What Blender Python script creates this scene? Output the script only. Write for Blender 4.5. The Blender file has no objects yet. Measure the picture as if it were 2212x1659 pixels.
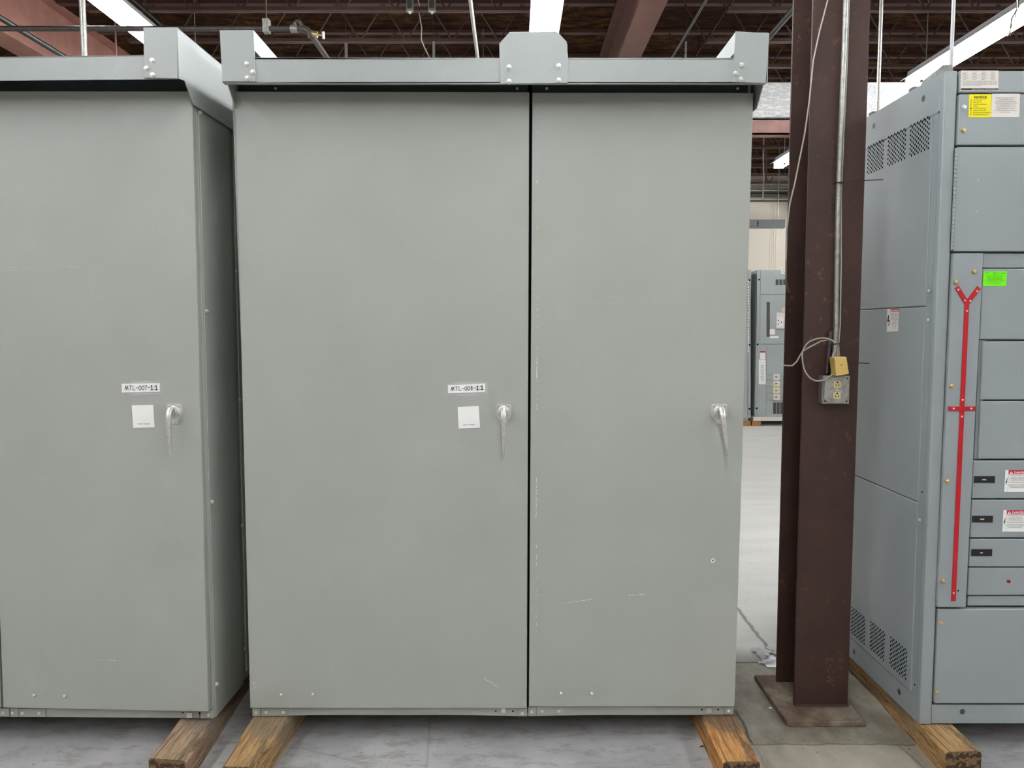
import bpy, math, random
from mathutils import Vector, Matrix
S = bpy.context.scene
C = S.collection
R = math.radians
# ---------------------------------------------------------------- camera, world, exposure
F = 1661.0; CX = 1106.0; CY = 829.5; TH = R(4.115); CAMZ = 1.445
cam = bpy.data.cameras.new('camera'); co = bpy.data.objects.new('camera', cam); C.objects.link(co)
cam.sensor_width = 36; cam.lens = 36 * F / 2212; cam.clip_start = .02; cam.clip_end = 100
co.location = (0, 0, CAMZ); co.rotation_euler = (R(90) - TH, 0, 0)
S.camera = co
W = bpy.data.worlds.new('world'); S.world = W; W.use_nodes = True
W.node_tree.nodes['Background'].inputs[0].default_value = (.9, .95, 1, 1)
W.node_tree.nodes['Background'].inputs[1].default_value = .05
S.view_settings.view_transform = 'Standard'; S.view_settings.look = 'None'
S.view_settings.gamma = 1; S.view_settings.use_curve_mapping = False
S.view_settings.exposure = 1.55
S.cycles.use_denoising = True
S.cycles.max_bounces = 8; S.cycles.diffuse_bounces = 4
S.cycles.sample_clamp_indirect = 6
LAMP = 26.0     # radiance of the fluorescent tubes
random.seed(4)
# ---------------------------------------------------------------- pixel rays -> places in the room
def ray(px, py):
    u = (px - CX) / F; v = (CY - py) / F
    return Vector((u, math.cos(TH) + v * math.sin(TH), -math.sin(TH) + v * math.cos(TH)))
CAM = Vector((0, 0, CAMZ))
class Frame:
    def __init__(s, loc=(0, 0, 0), rz=0):
        s.loc = Vector(loc); s.rz = rz; s.inv = Matrix.Rotation(-rz, 3, 'Z')
    def _l(s, px, py): return s.inv @ (CAM - s.loc), s.inv @ ray(px, py)
    def hit(s, ax, px, py, val):
        o, d = s._l(px, py); return o + d * ((val - o[ax]) / d[ax])
    def X(s, px, py, v): return s.hit(0, px, py, v)
    def Y(s, px, py, v): return s.hit(1, px, py, v)
    def Z(s, px, py, v): return s.hit(2, px, py, v)
WF = Frame()
# ---------------------------------------------------------------- materials
def srgb(r, g, b):
    f = lambda c: (c / 12.92 if c <= .04045 else ((c + .055) / 1.055) ** 2.4)
    return (f(r / 255), f(g / 255), f(b / 255), 1)
class NT:
    def __init__(s, name):
        s.m = bpy.data.materials.new(name); s.m.use_nodes = True; s.t = s.m.node_tree
        s.b = s.t.nodes['Principled BSDF']; s._c = None
    def n(s, ty, **kw):
        o = s.t.nodes.new(ty)
        for k, v in kw.items():
            if hasattr(o, k): setattr(o, k, v)
            else: o.inputs[k].default_value = v
        return o
    def l(s, a, b): s.t.links.new(a, b)
    def coord(s):
        if not s._c: s._c = s.n('ShaderNodeTexCoord').outputs['Object']
        return s._c
    def pos(s): return s.n('ShaderNodeNewGeometry').outputs['Position']
    def noise(s, scale, detail=3, rough=.5, stretch=None, src=None):
        c = src or s.coord()
        if stretch:
            mp = s.n('ShaderNodeMapping'); mp.inputs['Scale'].default_value = stretch; s.l(c, mp.inputs[0]); c = mp.outputs[0]
        n = s.n('ShaderNodeTexNoise'); n.inputs['Scale'].default_value = scale; n.inputs['Detail'].default_value = detail
        n.inputs['Roughness'].default_value = rough; s.l(c, n.inputs['Vector']); return n.outputs['Fac']
    def ramp(s, fac, stops):
        r = s.n('ShaderNodeValToRGB'); e = r.color_ramp.elements
        while len(e) < len(stops): e.new(.5)
        for i, (p, c) in enumerate(stops):
            e[i].position = p; e[i].color = c if len(c) == 4 else (*c, 1)
        s.l(fac, r.inputs[0]); return r.outputs[0]
    def mix(s, fac, a, b, mode='MIX'):
        m = s.n('ShaderNodeMix', data_type='RGBA'); m.blend_type = mode
        for i, v in ((0, fac), (6, a), (7, b)):
            if hasattr(v, 'links') or hasattr(v, 'is_linked'): s.l(v, m.inputs[i])
            else: m.inputs[i].default_value = v
        return m.outputs[2]
    def math(s, op, a, b=0, c=None):
        m = s.n('ShaderNodeMath'); m.operation = op
        for i, v in enumerate((a, b) if c is None else (a, b, c)):
            if hasattr(v, 'is_linked'): s.l(v, m.inputs[i])
            else: m.inputs[i].default_value = v
        return m.outputs[0]
    def bump(s, h, strength=.2, dist=.001):
        b = s.n('ShaderNodeBump'); b.inputs['Strength'].default_value = strength; b.inputs['Distance'].default_value = dist
        s.l(h, b.inputs['Height']); s.l(b.outputs[0], s.b.inputs['Normal'])
    def set(s, col=None, rough=None, metal=None, spec=None):
        for k, v in (('Base Color', col), ('Roughness', rough), ('Metallic', metal), ('Specular IOR Level', spec)):
            if v is None: continue
            if hasattr(v, 'is_linked'): s.l(v, s.b.inputs[k])
            else: s.b.inputs[k].default_value = v
        return s
BW = ((0, 0, 0, 1), (1, 1, 1, 1))
def simple(name, rgb, rough=.5, metal=0, spec=.5, var=.06, scale=30, bump=0):
    t = NT(name); c = srgb(*rgb)
    lo = tuple(x * (1 - var) for x in c[:3]) + (1,); hi = tuple(min(1, x * (1 + var)) for x in c[:3]) + (1,)
    n = t.noise(scale, 3)
    t.set(t.ramp(n, [(.3, lo), (.7, hi)]), rough, metal, spec)
    if bump: t.bump(n, bump)
    return t.m
def paint(name, rgb, rough=.42, grain=420, strength=.35, scuff=.12):
    t = NT(name); c = srgb(*rgb)
    big = t.noise(2.2, 3); base = t.ramp(big, [(.3, tuple(x * .96 for x in c[:3]) + (1,)), (.7, tuple(x * 1.04 for x in c[:3]) + (1,))])
    sm = t.noise(9, 6, .7); mask = t.ramp(sm, [(.62, (0, 0, 0, 1)), (.78, (scuff,) * 3 + (1,))])
    col = t.mix(mask, base, srgb(205, 208, 204))
    ro = t.math('MULTIPLY_ADD', t.noise(14, 4), .12, rough - .06)
    t.set(col, ro, 0, .5)
    t.bump(t.noise(grain, 2, .5), strength, .0006)
    return t.m
M = {}
M['gray'] = paint('gray_enamel', (157, 161, 154), .38, 300, .55)
M['gray_cool'] = paint('cool_gray_enamel', (142, 149, 151), .34, 400, .25, .06)
M['gray_far'] = paint('far_gray_enamel', (162, 169, 167), .5, 200, .1, .05)
M['gray_light'] = paint('light_gray_enamel', (156, 161, 158), .32, 300, .6, .3)
def brown(name, rgb, rust=.5, chalk=.3):
    t = NT(name); c = srgb(*rgb)
    a = t.ramp(t.noise(5, 5, .6), [(.3, tuple(x * .8 for x in c[:3]) + (1,)), (.7, tuple(x * 1.2 for x in c[:3]) + (1,))])
    m1 = t.ramp(t.noise(34, 6, .75, (1, 1, .6)), [(.58, (0, 0, 0, 1)), (.66, (rust,) * 3 + (1,))])
    m2 = t.ramp(t.noise(2.3, 3, .5), [(.46, (0, 0, 0, 1)), (.6, (1, 1, 1, 1))])
    col = t.mix(t.math('MULTIPLY', m1, m2), a, srgb(150, 98, 60))
    sp = t.ramp(t.noise(90, 2, .5), [(.68, (0, 0, 0, 1)), (.72, (chalk,) * 3 + (1,))])
    col = t.mix(sp, col, srgb(20, 14, 12))
    t.set(col, .55, 0, .4); t.bump(t.noise(60, 5, .6), .25, .001); return t.m
M['brown'] = brown('brown_painted_steel', (66, 45, 39), .7, .7)
M['primer'] = brown('red_brown_primer', (88, 58, 50), .2, .1)
M['girder'] = brown('lamplit_primer', (150, 106, 94), .2, .1)  # lighter copy of the brown primer: lamp light painted into the left girder
M['joist'] = brown('joist_primer', (70, 48, 42), .2, .1)
M['zinc'] = simple('zinc_plated_steel', (222, 222, 218), .3, .5, .5, .1, 60)
M['chrome'] = simple('cast_satin_metal', (205, 205, 200), .36, .6, .5, .12, 90, .08)
M['galv'] = simple('galvanized_steel', (165, 165, 160), .42, .75, .5, .22, 70, .05)
M['pipe'] = simple('dark_iron_pipe', (88, 82, 80), .4, .5, .5, .2, 40)
M['black'] = simple('black_plastic', (16, 17, 18), .45)
M['hole'] = simple('dark_hole', (6, 6, 7), .9, 0, .1)
M['white'] = simple('white_paper', (240, 240, 238), .6, 0, .3, .02)
M['offwhite'] = simple('printed_label_white', (226, 220, 214), .5, 0, .3, .03)
M['ink'] = simple('black_ink', (18, 18, 20), .6, 0, .2)
M['inkgray'] = simple('gray_ink', (95, 92, 92), .6, 0, .2)
M['inkgreen'] = simple('green_ink', (25, 120, 20), .6, 0, .2)
M['yellow'] = simple('yellow_notice_vinyl', (240, 226, 20), .5, 0, .3, .04)
M['green'] = simple('bright_green_sticker', (118, 240, 20), .5, 0, .3, .04)
M['red'] = simple('red_painted_bar', (178, 16, 30), .38, 0, .5, .06)
M['dangerred'] = simple('danger_red_vinyl', (196, 28, 52), .5, 0, .3, .03)
M['cream'] = simple('cream_plastic', (214, 180, 105), .45, 0, .5, .06)
M['recept'] = simple('aged_ivory_plastic', (205, 190, 138), .4, 0, .5, .08)
M['cable'] = simple('gray_white_cable', (168, 160, 148), .55, 0, .4, .1, 60)
M['whitemetal'] = simple('white_enamel_reflector', (205, 208, 210), .35, 0, .5, .03)
M['residue'] = simple('tape_residue', (172, 174, 160), .5, 0, .4, .1, 60)
M['scratch'] = simple('bare_scratch', (222, 222, 216), .5, .2, .4, .05)
M['yellowbrass'] = simple('yellow_zinc', (200, 180, 130), .3, .8, .5, .2, 60)
def tape():
    t = NT('clear_tape'); t.set(srgb(232, 234, 232), .3)
    t.b.inputs['Alpha'].default_value = .45; return t.m
M['tape'] = tape()
def wood(name, a, b, dark, grey):
    t = NT(name)
    w = t.noise(6, 6, .65, (5, .5, 5)); col = t.ramp(w, [(.32, srgb(*b)), (.42, srgb(*a)), (.48, srgb(*b)), (.55, srgb(*a)), (.62, srgb(*dark)), (.7, srgb(*a))])
    fine = t.noise(16, 5, .6, (9, .35, 9)); col = t.mix(t.ramp(fine, [(.36, (.7, .7, .7, 1)), (.5, (0, 0, 0, 1))]), col, srgb(*dark))
    g = t.noise(5, 5, .6, (1, .6, 1)); col = t.mix(t.ramp(g, [(.46, (0, 0, 0, 1)), (.62, (.8, .8, .8, 1))]), col, srgb(*grey))
    cr = t.noise(11, 2, .4, (7, .25, 7)); crk = t.ramp(cr, [(.485, (0, 0, 0, 1)), (.5, (1, 1, 1, 1)), (.515, (0, 0, 0, 1))])
    col = t.mix(t.math('MULTIPLY', crk, t.ramp(t.noise(3, 2), [(.52, (0, 0, 0, 1)), (.6, (.7, .7, .7, 1))])), col, srgb(30, 22, 16))
    t.set(col, .75, 0, .25); t.bump(t.math('ADD', fine, w), .6, .003); return t.m
M['wood'] = wood('weathered_timber', (182, 146, 98), (146, 114, 74), (84, 62, 40), (124, 110, 92))
M['wood2'] = wood('orange_timber', (206, 150, 92), (172, 118, 66), (92, 66, 42), (96, 84, 70))
M['wood3'] = wood('old_grey_timber', (172, 146, 118), (138, 114, 90), (88, 68, 50), (120, 108, 96))
def endgrain():
    t = NT('timber_end_grain'); n = t.noise(6, 3)
    w = t.n('ShaderNodeTexWave', wave_type='RINGS'); w.inputs['Scale'].default_value = 9; w.inputs['Distortion'].default_value = 14; w.inputs['Detail'].default_value = 6; w.inputs['Detail Scale'].default_value = 3; w.inputs['Detail Roughness'].default_value = .8
    t.l(t.coord(), w.inputs[0]); col = t.ramp(w.outputs['Fac'], [(.2, srgb(60, 48, 36)), (.8, srgb(122, 98, 70))])
    t.set(col, .85, 0, .2); t.bump(t.noise(70, 4), .5, .002); return t.m
M['end'] = endgrain()
# floor: worn painted slab, with a bare concrete bay round the column, joints and cracks
def floor_mat():
    t = NT('worn_concrete_floor'); p = t.pos()
    sp = t.n('ShaderNodeSeparateXYZ'); t.l(p, sp.inputs[0]); x, y = sp.outputs[0], sp.outputs[1]
    wob = t.math('MULTIPLY_ADD', t.noise(6, 4, .6, src=p), .05, -.025)
    x2 = t.math('ADD', x, wob); y2 = t.math('ADD', y, wob)
    base = t.ramp(t.noise(1.6, 6, .6, src=p), [(.3, srgb(132, 131, 132)), (.52, srgb(160, 158, 158)), (.7, srgb(184, 181, 179))])
    stain = t.ramp(t.noise(9, 7, .72, (1, 2.2, 1), p), [(.5, (0, 0, 0, 1)), (.62, (.6, .6, .6, 1))])
    base = t.mix(stain, base, srgb(120, 114, 112))
    bare = t.ramp(t.noise(4, 7, .7, (1.6, 1, 1), p), [(.3, srgb(92, 86, 76)), (.5, srgb(128, 121, 108)), (.7, srgb(158, 151, 138))])
    far = t.ramp(t.noise(2.5, 6, .6, (.5, 2, 1), p), [(.3, srgb(198, 196, 191)), (.7, srgb(214, 211, 206))])
    def step(v, at, w=.01, inv=False):
        m = t.n('ShaderNodeMapRange'); t.l(v, m.inputs[0]); m.inputs[1].default_value = at - w; m.inputs[2].default_value = at + w
        if inv: m.inputs[3].default_value = 1; m.inputs[4].default_value = 0
        return m.outputs[0]
    mfar = step(y2, 3.25, .12)
    mb = t.math('MULTIPLY', t.math('MULTIPLY', step(x2, .80), step(x2, 1.46, .01, True)), step(y2, 3.30, .12, True))
    col = t.mix(mfar, base, far); col = t.mix(mb, col, bare)
    # near the front the bay is paler
    mfr = t.math('MULTIPLY', mb, step(y2, 2.583, .01, True)); col = t.mix(t.math('MULTIPLY', mfr, .45), col, srgb(168, 160, 148))
    spk = t.ramp(t.noise(55, 3, .6, src=p), [(.66, (0, 0, 0, 1)), (.72, (.8, .8, .8, 1))]); col = t.mix(spk, col, srgb(70, 62, 60))
    spw = t.ramp(t.noise(90, 2, .5, src=p), [(.77, (0, 0, 0, 1)), (.80, (.6, .6, .6, 1))]); col = t.mix(spw, col, srgb(225, 222, 216))
    def line(x0, y0, x1, y1, w, c=srgb(48, 42, 36), wobble=True, s=.85):
        nonlocal col
        dx, dy = x1 - x0, y1 - y0; L = math.hypot(dx, dy); dx /= L; dy /= L
        xx, yy = (x2, y2) if wobble else (x, y)
        d = t.math('ABSOLUTE', t.math('ADD', t.math('MULTIPLY', xx, -dy), t.math('MULTIPLY_ADD', yy, dx, x0 * dy - y0 * dx)))
        a = t.math('ADD', t.math('MULTIPLY', xx, dx), t.math('MULTIPLY_ADD', yy, dy, -x0 * dx - y0 * dy))
        m = t.math('MULTIPLY', step(d, w, w * .5, True), t.math('MULTIPLY', step(a, 0), step(a, L, .01, True)))
        col = t.mix(t.math('MULTIPLY', m, s), col, c)
    P = lambda a, b: WF.Z(a, b, 0)
    def pl(ax, ay, bx, by, w, **k):
        p0, p1 = P(ax, ay), P(bx, by); line(p0.x, p0.y, p1.x, p1.y, w, **k)
    pl(1590, 1310, 1664, 1408, .009, s=.8, c=srgb(96, 86, 72))
    line(.70, 3.235, 1.6, 3.235, .006)
    line(.78, 2.582, 1.5, 2.582, .004, s=.6)
    pl(1588, 1534, 1626, 1606, .005)
    pl(1626, 1606, 1660, 1659, .002, s=.4)
    pl(929, 1546, 922, 1659, .004, s=.3, c=srgb(110, 98, 92), wobble=False)
    pl(1940, 1608, 1996, 1659, .004, s=.5)
    pl(540, 1700, 700, 1550, .006, s=.18)
    pl(760, 1640, 560, 1600, .005, s=.2)
    t.set(col, t.math('MULTIPLY_ADD', t.noise(8, 4, src=p), .2, .42), 0, .4)
    t.bump(t.noise(26, 8, .7, src=p), .3, .004); return t.m
M['floor'] = floor_mat()
def deck_mat():
    t = NT('brown_fibre_roof_deck'); c = t.ramp(t.noise(5, 9, .75, (1, 2.5, 1)), [(.38, srgb(18, 11, 7)), (.5, srgb(66, 42, 22)), (.62, srgb(110, 74, 42))])
    m = t.ramp(t.noise(.9, 4, .5), [(.4, (0, 0, 0, 1)), (.65, (.7, .7, .7, 1))]); c = t.mix(m, c, srgb(46, 27, 18))
    t.set(c, .95, 0, .1); t.bump(t.noise(14, 9, .8, (1, 2.5, 1)), 1, .03); return t.m
M['deck'] = deck_mat()
def wall_mat():
    t = NT('cream_wall_panel'); c = t.ramp(t.noise(1.2, 4), [(.3, srgb(236, 226, 210)), (.7, srgb(243, 235, 222))])
    t.set(c, .7, 0, .3); t.bump(t.noise(30, 3), .1, .002); return t.m
M['wall'] = wall_mat()
def foil_mat():
    t = NT('foil_duct_wrap'); n = t.noise(9, 7, .7, (.8, 1, 3.2)); m = t.ramp(n, [(.44, (1, 1, 1, 1)), (.5, (0, 0, 0, 1)), (.56, (1, 1, 1, 1))])
    c = t.mix(m, srgb(196, 198, 208), srgb(244, 244, 236))
    t.set(c, .4, .15, .6); t.bump(n, .9, .02); return t.m
M['foil'] = foil_mat()
def emit(name, col, st):
    t = NT(name); e = t.n('ShaderNodeEmission'); e.inputs[0].default_value = col; e.inputs[1].default_value = st
    t.l(e.outputs[0], t.t.nodes['Material Output'].inputs[0]); return t.m
M['tube'] = emit('lit_fluorescent_tube', (.97, .99, 1, 1), LAMP)
# ---------------------------------------------------------------- mesh builder
class MB:
    def __init__(s): s.v = []; s.f = []; s.mi = []; s.mats = []
    def m(s, name):
        mt = M[name]
        if mt not in s.mats: s.mats.append(mt)
        return s.mats.index(mt)
    def add(s, vs, fs, mat):
        k = len(s.v); s.v += [tuple(v) for v in vs]; i = s.m(mat)
        for f in fs: s.f.append([k + a for a in f]); s.mi.append(i)
        return s
    def hexa(s, p, mat): # p: 8 pts, 0-3 one loop, 4-7 opposite
        return s.add(p, [(3, 2, 1, 0), (4, 5, 6, 7), (0, 1, 5, 4), (1, 2, 6, 5), (2, 3, 7, 6), (3, 0, 4, 7)], mat)
    def box(s, a, b, mat):
        (x0, y0, z0), (x1, y1, z1) = a, b
        return s.hexa([(x0, y0, z0), (x1, y0, z0), (x1, y0, z1), (x0, y0, z1), (x0, y1, z0), (x1, y1, z0), (x1, y1, z1), (x0, y1, z1)], mat)
    def prism(s, pts, vec, mat):
        n = len(pts); vec = Vector(vec); pts = [Vector(p) for p in pts]
        fs = [list(range(n)), list(range(2 * n - 1, n - 1, -1))] + [(i, n + i, n + (i + 1) % n, (i + 1) % n) for i in range(n)]
        return s.add(pts + [p + vec for p in pts], fs, mat)
    def face(s, pts, mat): return s.add(pts, [list(range(len(pts)))], mat)
    def tube(s, path, r, mat, n=10, cap=True):
        path = [Vector(p) for p in path]; rings = []; ref = None
        for i, p in enumerate(path):
            d = (path[min(i + 1, len(path) - 1)] - path[max(i - 1, 0)]).normalized()
            if ref is None: ref = d.orthogonal().normalized()
            ref = (ref - d * ref.dot(d)).normalized(); q = d.cross(ref)
            rr = r[i] if isinstance(r, (list, tuple)) else r
            rings.append([p + (ref * math.cos(2 * math.pi * k / n) + q * math.sin(2 * math.pi * k / n)) * rr for k in range(n)])
        return s.loft(rings, mat, cap)
    def loft(s, rings, mat, cap=True):
        n = len(rings[0]); vs = [v for r in rings for v in r]; fs = []
        for i in range(len(rings) - 1):
            for k in range(n): fs.append((i * n + k, i * n + (k + 1) % n, (i + 1) * n + (k + 1) % n, (i + 1) * n + k))
        if cap: fs += [list(range(n - 1, -1, -1)), [(len(rings) - 1) * n + k for k in range(n)]]
        return s.add(vs, fs, mat)
    def disc(s, c, ax, r, mat, n=12, sy=1):
        c = Vector(c); ax = Vector(ax).normalized(); u = Vector((0, 0, 1)) if abs(ax.z) < .9 else Vector((1, 0, 0)); w = ax.cross(u)
        return s.face([c + (w * math.cos(2 * math.pi * k / n) + u * math.sin(2 * math.pi * k / n) * sy) * r for k in range(n)], mat)
    def bolt(s, c, ax, r, mat='zinc', washer=True):
        c = Vector(c); ax = Vector(ax).normalized()
        if washer: s.tube([c, c + ax * r * .3], r * 1.25, mat, 14)
        s.tube([c + ax * r * .25, c + ax * r * 1.0, c + ax * r * 1.25], [r, r, r * .7], mat, 6)
        return s
    def text(s, body, o, size, mat, ux=(1, 0, 0), uz=(0, 0, 1), align='LEFT', width=None, bold=0):
        cu = bpy.data.curves.new('t', 'FONT'); cu.body = body; cu.size = 1; cu.align_x = align; cu.resolution_u = 2; cu.fill_mode = 'FRONT'; cu.offset = bold
        ob = bpy.data.objects.new('t', cu); C.objects.link(ob); me = ob.to_mesh()
        o = Vector(o); ux = Vector(ux); uz = Vector(uz); xs = [v.co.x for v in me.vertices]
        sx = size * 1.38
        if width and xs: sx = width / (max(xs) - min(xs))
        vs = [o + ux * v.co.x * sx + uz * v.co.y * size * 1.38 for v in me.vertices]
        s.add(vs, [list(p.vertices) for p in me.polygons], mat)
        ob.to_mesh_clear(); bpy.data.objects.remove(ob); bpy.data.curves.remove(cu); return s
    def stroke(s, pts, w, mat, nrm=(0, -1, 0)):
        pts = [Vector(p) for p in pts]; nrm = Vector(nrm)
        for a, b in zip(pts, pts[1:]):
            d = (b - a)
            if d.length < 1e-6: continue
            q = d.normalized().cross(nrm).normalized() * w / 2; e = d.normalized() * w * .35
            s.face([a - q - e, b - q + e, b + q + e, a + q - e], mat)
        return s
    def build(s, name, parent=None, bevel=0, smooth=False, loc=None, seg=2):
        me = bpy.data.meshes.new(name)
        vs = s.v
        if loc is not None: vs = [(v[0] - loc[0], v[1] - loc[1], v[2] - loc[2]) for v in vs]
        me.from_pydata(vs, [], s.f); me.update()
        for mt in s.mats: me.materials.append(mt)
        for p, i in zip(me.polygons, s.mi): p.material_index = i; p.use_smooth = smooth
        o = bpy.data.objects.new(name, me); C.objects.link(o)
        if loc is not None: o.location = loc
        if parent: o.parent = parent
        if smooth:
            me.set_sharp_from_angle(angle=R(38))
        if bevel:
            b = o.modifiers.new('edge', 'BEVEL'); b.width = bevel; b.segments = seg; b.limit_method = 'ANGLE'; b.angle_limit = R(40)
            b.harden_normals = False
        return o
def tag(o, label=None, cat=None, group=None, kind=None):
    for k, v in (('label', label), ('category', cat), ('group', group), ('kind', kind)):
        if v: o[k] = v
    return o
def thing(name, loc, label, cat, rz=0, group=None):
    o = bpy.data.objects.new(name, None); C.objects.link(o); o.location = loc; o.rotation_euler = (0, 0, rz); o.empty_display_size = .1
    return tag(o, label, cat, group)
def copy_tree(o, parent=None):
    c = o.copy(); C.objects.link(c); c.parent = parent
    for ch in list(o.children): copy_tree(ch, c)
    return c
# ================================================================ the setting
XL, XR, YB, YF, DECK = -13.0, 15.0, -7.0, 16.7, 4.75
def struct(name, mb, **k): return tag(mb.build(name, **k), kind='structure')
struct('floor', MB().box((XL, YB, -.15), (XR, YF, 0), 'floor'))
struct('ceiling', MB().box((XL, YB, DECK), (XR, YF, DECK + .1), 'deck'))
wf = MB().box((XL, YF, 0), (XR, YF + .2, DECK), 'wall')
for gx in [-9.1 + 1.83 * i for i in range(12)] + [5.62]:
    for d in (0, .045): wf.box((gx + d, YF - .012, 0), (gx + d + .012, YF, DECK), 'wall')
for gz in (4.45, 4.2): wf.box((XL, YF - .01, gz), (XR, YF, gz + .02), 'wall')
struct('wall_far', wf)
struct('wall_back', MB().box((XL, YB - .2, 0), (XR, YB, DECK), 'wall'))
struct('wall_left', MB().box((XL - .2, YB, 0), (XL, YF, DECK), 'wall'))
struct('wall_right', MB().box((XR, YB, 0), (XR + .2, YF, DECK), 'wall'))
# ---------------------------------------------------------------- roof steel
def isec(mb, x0, x1, z0, z1, ya, yb, mat, t=.016):
    xm = (x0 + x1) / 2
    mb.box((x0, ya, z0), (x1, yb, z0 + t), mat); mb.box((x0, ya, z1 - t), (x1, yb, z1), mat)
    mb.box((xm - t * .35, ya, z0 + t), (xm + t * .35, yb, z1 - t), mat)
g = MB(); isec(g, 1.055, 1.275, 4.12, 4.74, 0.6, YF - .01, 'primer'); 
tag(g.build('roof_girder', loc=(1.165, 8, 4.12)), 'brown steel roof girder running away directly over the brown column', 'beam')
g = MB(); isec(g, -4.86, -4.60, 4.12, 4.74, 0.6, YF - .01, 'girder')
tag(g.build('roof_girder', loc=(-4.73, 8, 4.12)), 'pinkish brown steel roof girder above the left-hand grey cabinet', 'beam')
JY = [7.268 + .761 * i for i in range(-2, 12)]
JN = {0: 'brown open-web roof joist, nearest of the row that crosses the photo top',
      1: 'brown open-web roof joist, second nearest across the ceiling',
      2: 'brown open-web roof joist, third nearest, just above the foil duct'}
def joist(y, xa, xb, label, group):
    t = thing('roof_joist', ((xa + xb) / 2, y, 4.34), label, 'joist', group=group); cx = (xa + xb) / 2
    m = MB()
    n = max(2, round((xb - xa) / .46)); st = (xb - xa) / n
    for s in (-1, 1): m.box((xa - cx + 1.5 * st, s * .018 - .014, 0), (xb - cx - 1.5 * st, s * .018 + .014, .034), 'joist')
    m.build('bottom_chord', t)
    MB().box((xa - cx, -.035, .37), (xb - cx, .035, .405), 'joist').build('top_chord', t)
    w = MB()
    for i in range(1, n - 1):
        a = xa - cx + i * st
        w.tube([(a, 0, .38), (a + st / 2, 0, .015)], .009, 'joist', 6); w.tube([(a + st / 2, 0, .015), (a + st, 0, .38)], .009, 'joist', 6)
    w.build('web_bars', t); return t
BAY = {0: (-4.585, 1.04, 'between the two girders'), 1: (1.29, 9.0, 'right of the brown column'), 2: (-12.9, -4.88, 'left of the pinkish girder')}
for b, (xa, xb, where) in BAY.items():
    if b == 2: continue
    for i, y in enumerate(JY):
        k = i - 2
        if b == 0 and k > 3: continue
        if b == 1 and k >= 6:
            joist(y, xa, xb, 'brown joist seen through the gap left of the column, %s' % ('topmost', 'second down', 'third down', 'fourth down', 'fifth down', 'lowest')[k - 6], 'joists seen through the gap'); continue
        if k in (0, 1, 2): lab = 'brown open-web roof joist %s, %s' % (where, ('nearest of its row in view', 'second of its row', 'third of its row')[k])
        elif k < 0: lab = 'brown open-web roof joist overhead, %s' % where
        else: lab = 'brown open-web roof joist far back, %s' % where
        joist(y, xa, xb, lab, ('near' if k < 0 else 'visible' if k < 3 else 'distant') + ' roof joists ' + where)
# ---------------------------------------------------------------- fluorescent fixtures
def lamp(x, y0, label, group=None, L=2.44, z=3.86):
    t = thing('strip_light', (x, y0 + L / 2, z), label, 'ceiling light', group=group); h = L / 2
    MB().prism([(-.06, -h, .03), (.06, -h, .03), (.05, -h, .095), (-.05, -h, .095)], (0, L, 0), 'whitemetal').build('housing', t)
    r = MB()
    for s in (-1, 1):
        r.prism([(s * .058, -h, .036), (s * .058, -h, .040), (s * .122, -h, .012), (s * .122, -h, .004), (s * .119, -h, .004), (s * .119, -h, .010)], (0, L, 0), 'whitemetal')
    r.build('reflector', t)
    for s in (-1, 1):
        MB().tube([(s * .05, -h + .03, -.042), (s * .05, h - .03, -.042)], .0145, 'tube', 8).build('fluorescent_tube', t)
    for s in (-1, 1):
        MB().box((-.07, s * h - .012, -.06), (.07, s * h + .012, .035), 'whitemetal').build('lamp_holder', t)
        MB().tube([(0, s * h * .8, .09), (0, s * h * .8, DECK - z)], .004, 'galv', 6).build('hanger_rod', t)
    return t
rows = [(-3.0, 'left of the middle cabinet'), (.262, 'in line with the centre bracket'), (3.93, 'beyond the right-hand switchboard')]
for x, w in rows:
    for y0 in (-4.4, -1.9, .6): lamp(x, y0, 'added unseen strip light out over the aisle side, lighting the cabinet fronts', 'strip lights over the front aisle')
    if x > -1: lamp(x, 3.1, 'white fluorescent strip light hanging right above the cabinets', 'strip lights above the cabinets', L=2.1)
for x in (-6.6, 7.4):  # outer rows added, unseen, to put more light on the cabinet fronts
    for y0 in (-4.4, -1.9, .6): lamp(x, y0, 'added unseen strip light out over the aisle side, lighting the cabinet fronts', 'strip lights over the front aisle')
lamp(-3.0, 5.3, 'lit strip light slanting behind the left cabinet top, crossed by a pipe')
lamp(.262, 5.3, 'lit strip light seen end-on above the octagonal centre bracket')
lamp(3.93, 5.3, 'lit strip light slanting down to the top of the right-hand switchboard')
lamp(3.93, 9.1, 'small distant strip light seen in the gap left of the brown column')
for x in (-3.0, .262): lamp(x, 9.1, 'strip light hanging behind the cabinets near the far wall', 'strip lights hidden behind the cabinets')
for x in (-3.0, .262, 6.2):  # added out of sight to brighten the far wall
    lamp(x, 13.6, 'added unseen strip light close to the far cream wall, brightening it', 'strip lights near the far wall')
lamp(7.6, 9.1, 'added unseen strip light over the far right floor, brightening the far end', 'strip lights over the far right floor')  # extra lamp out of view, added for light at the far end
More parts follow.
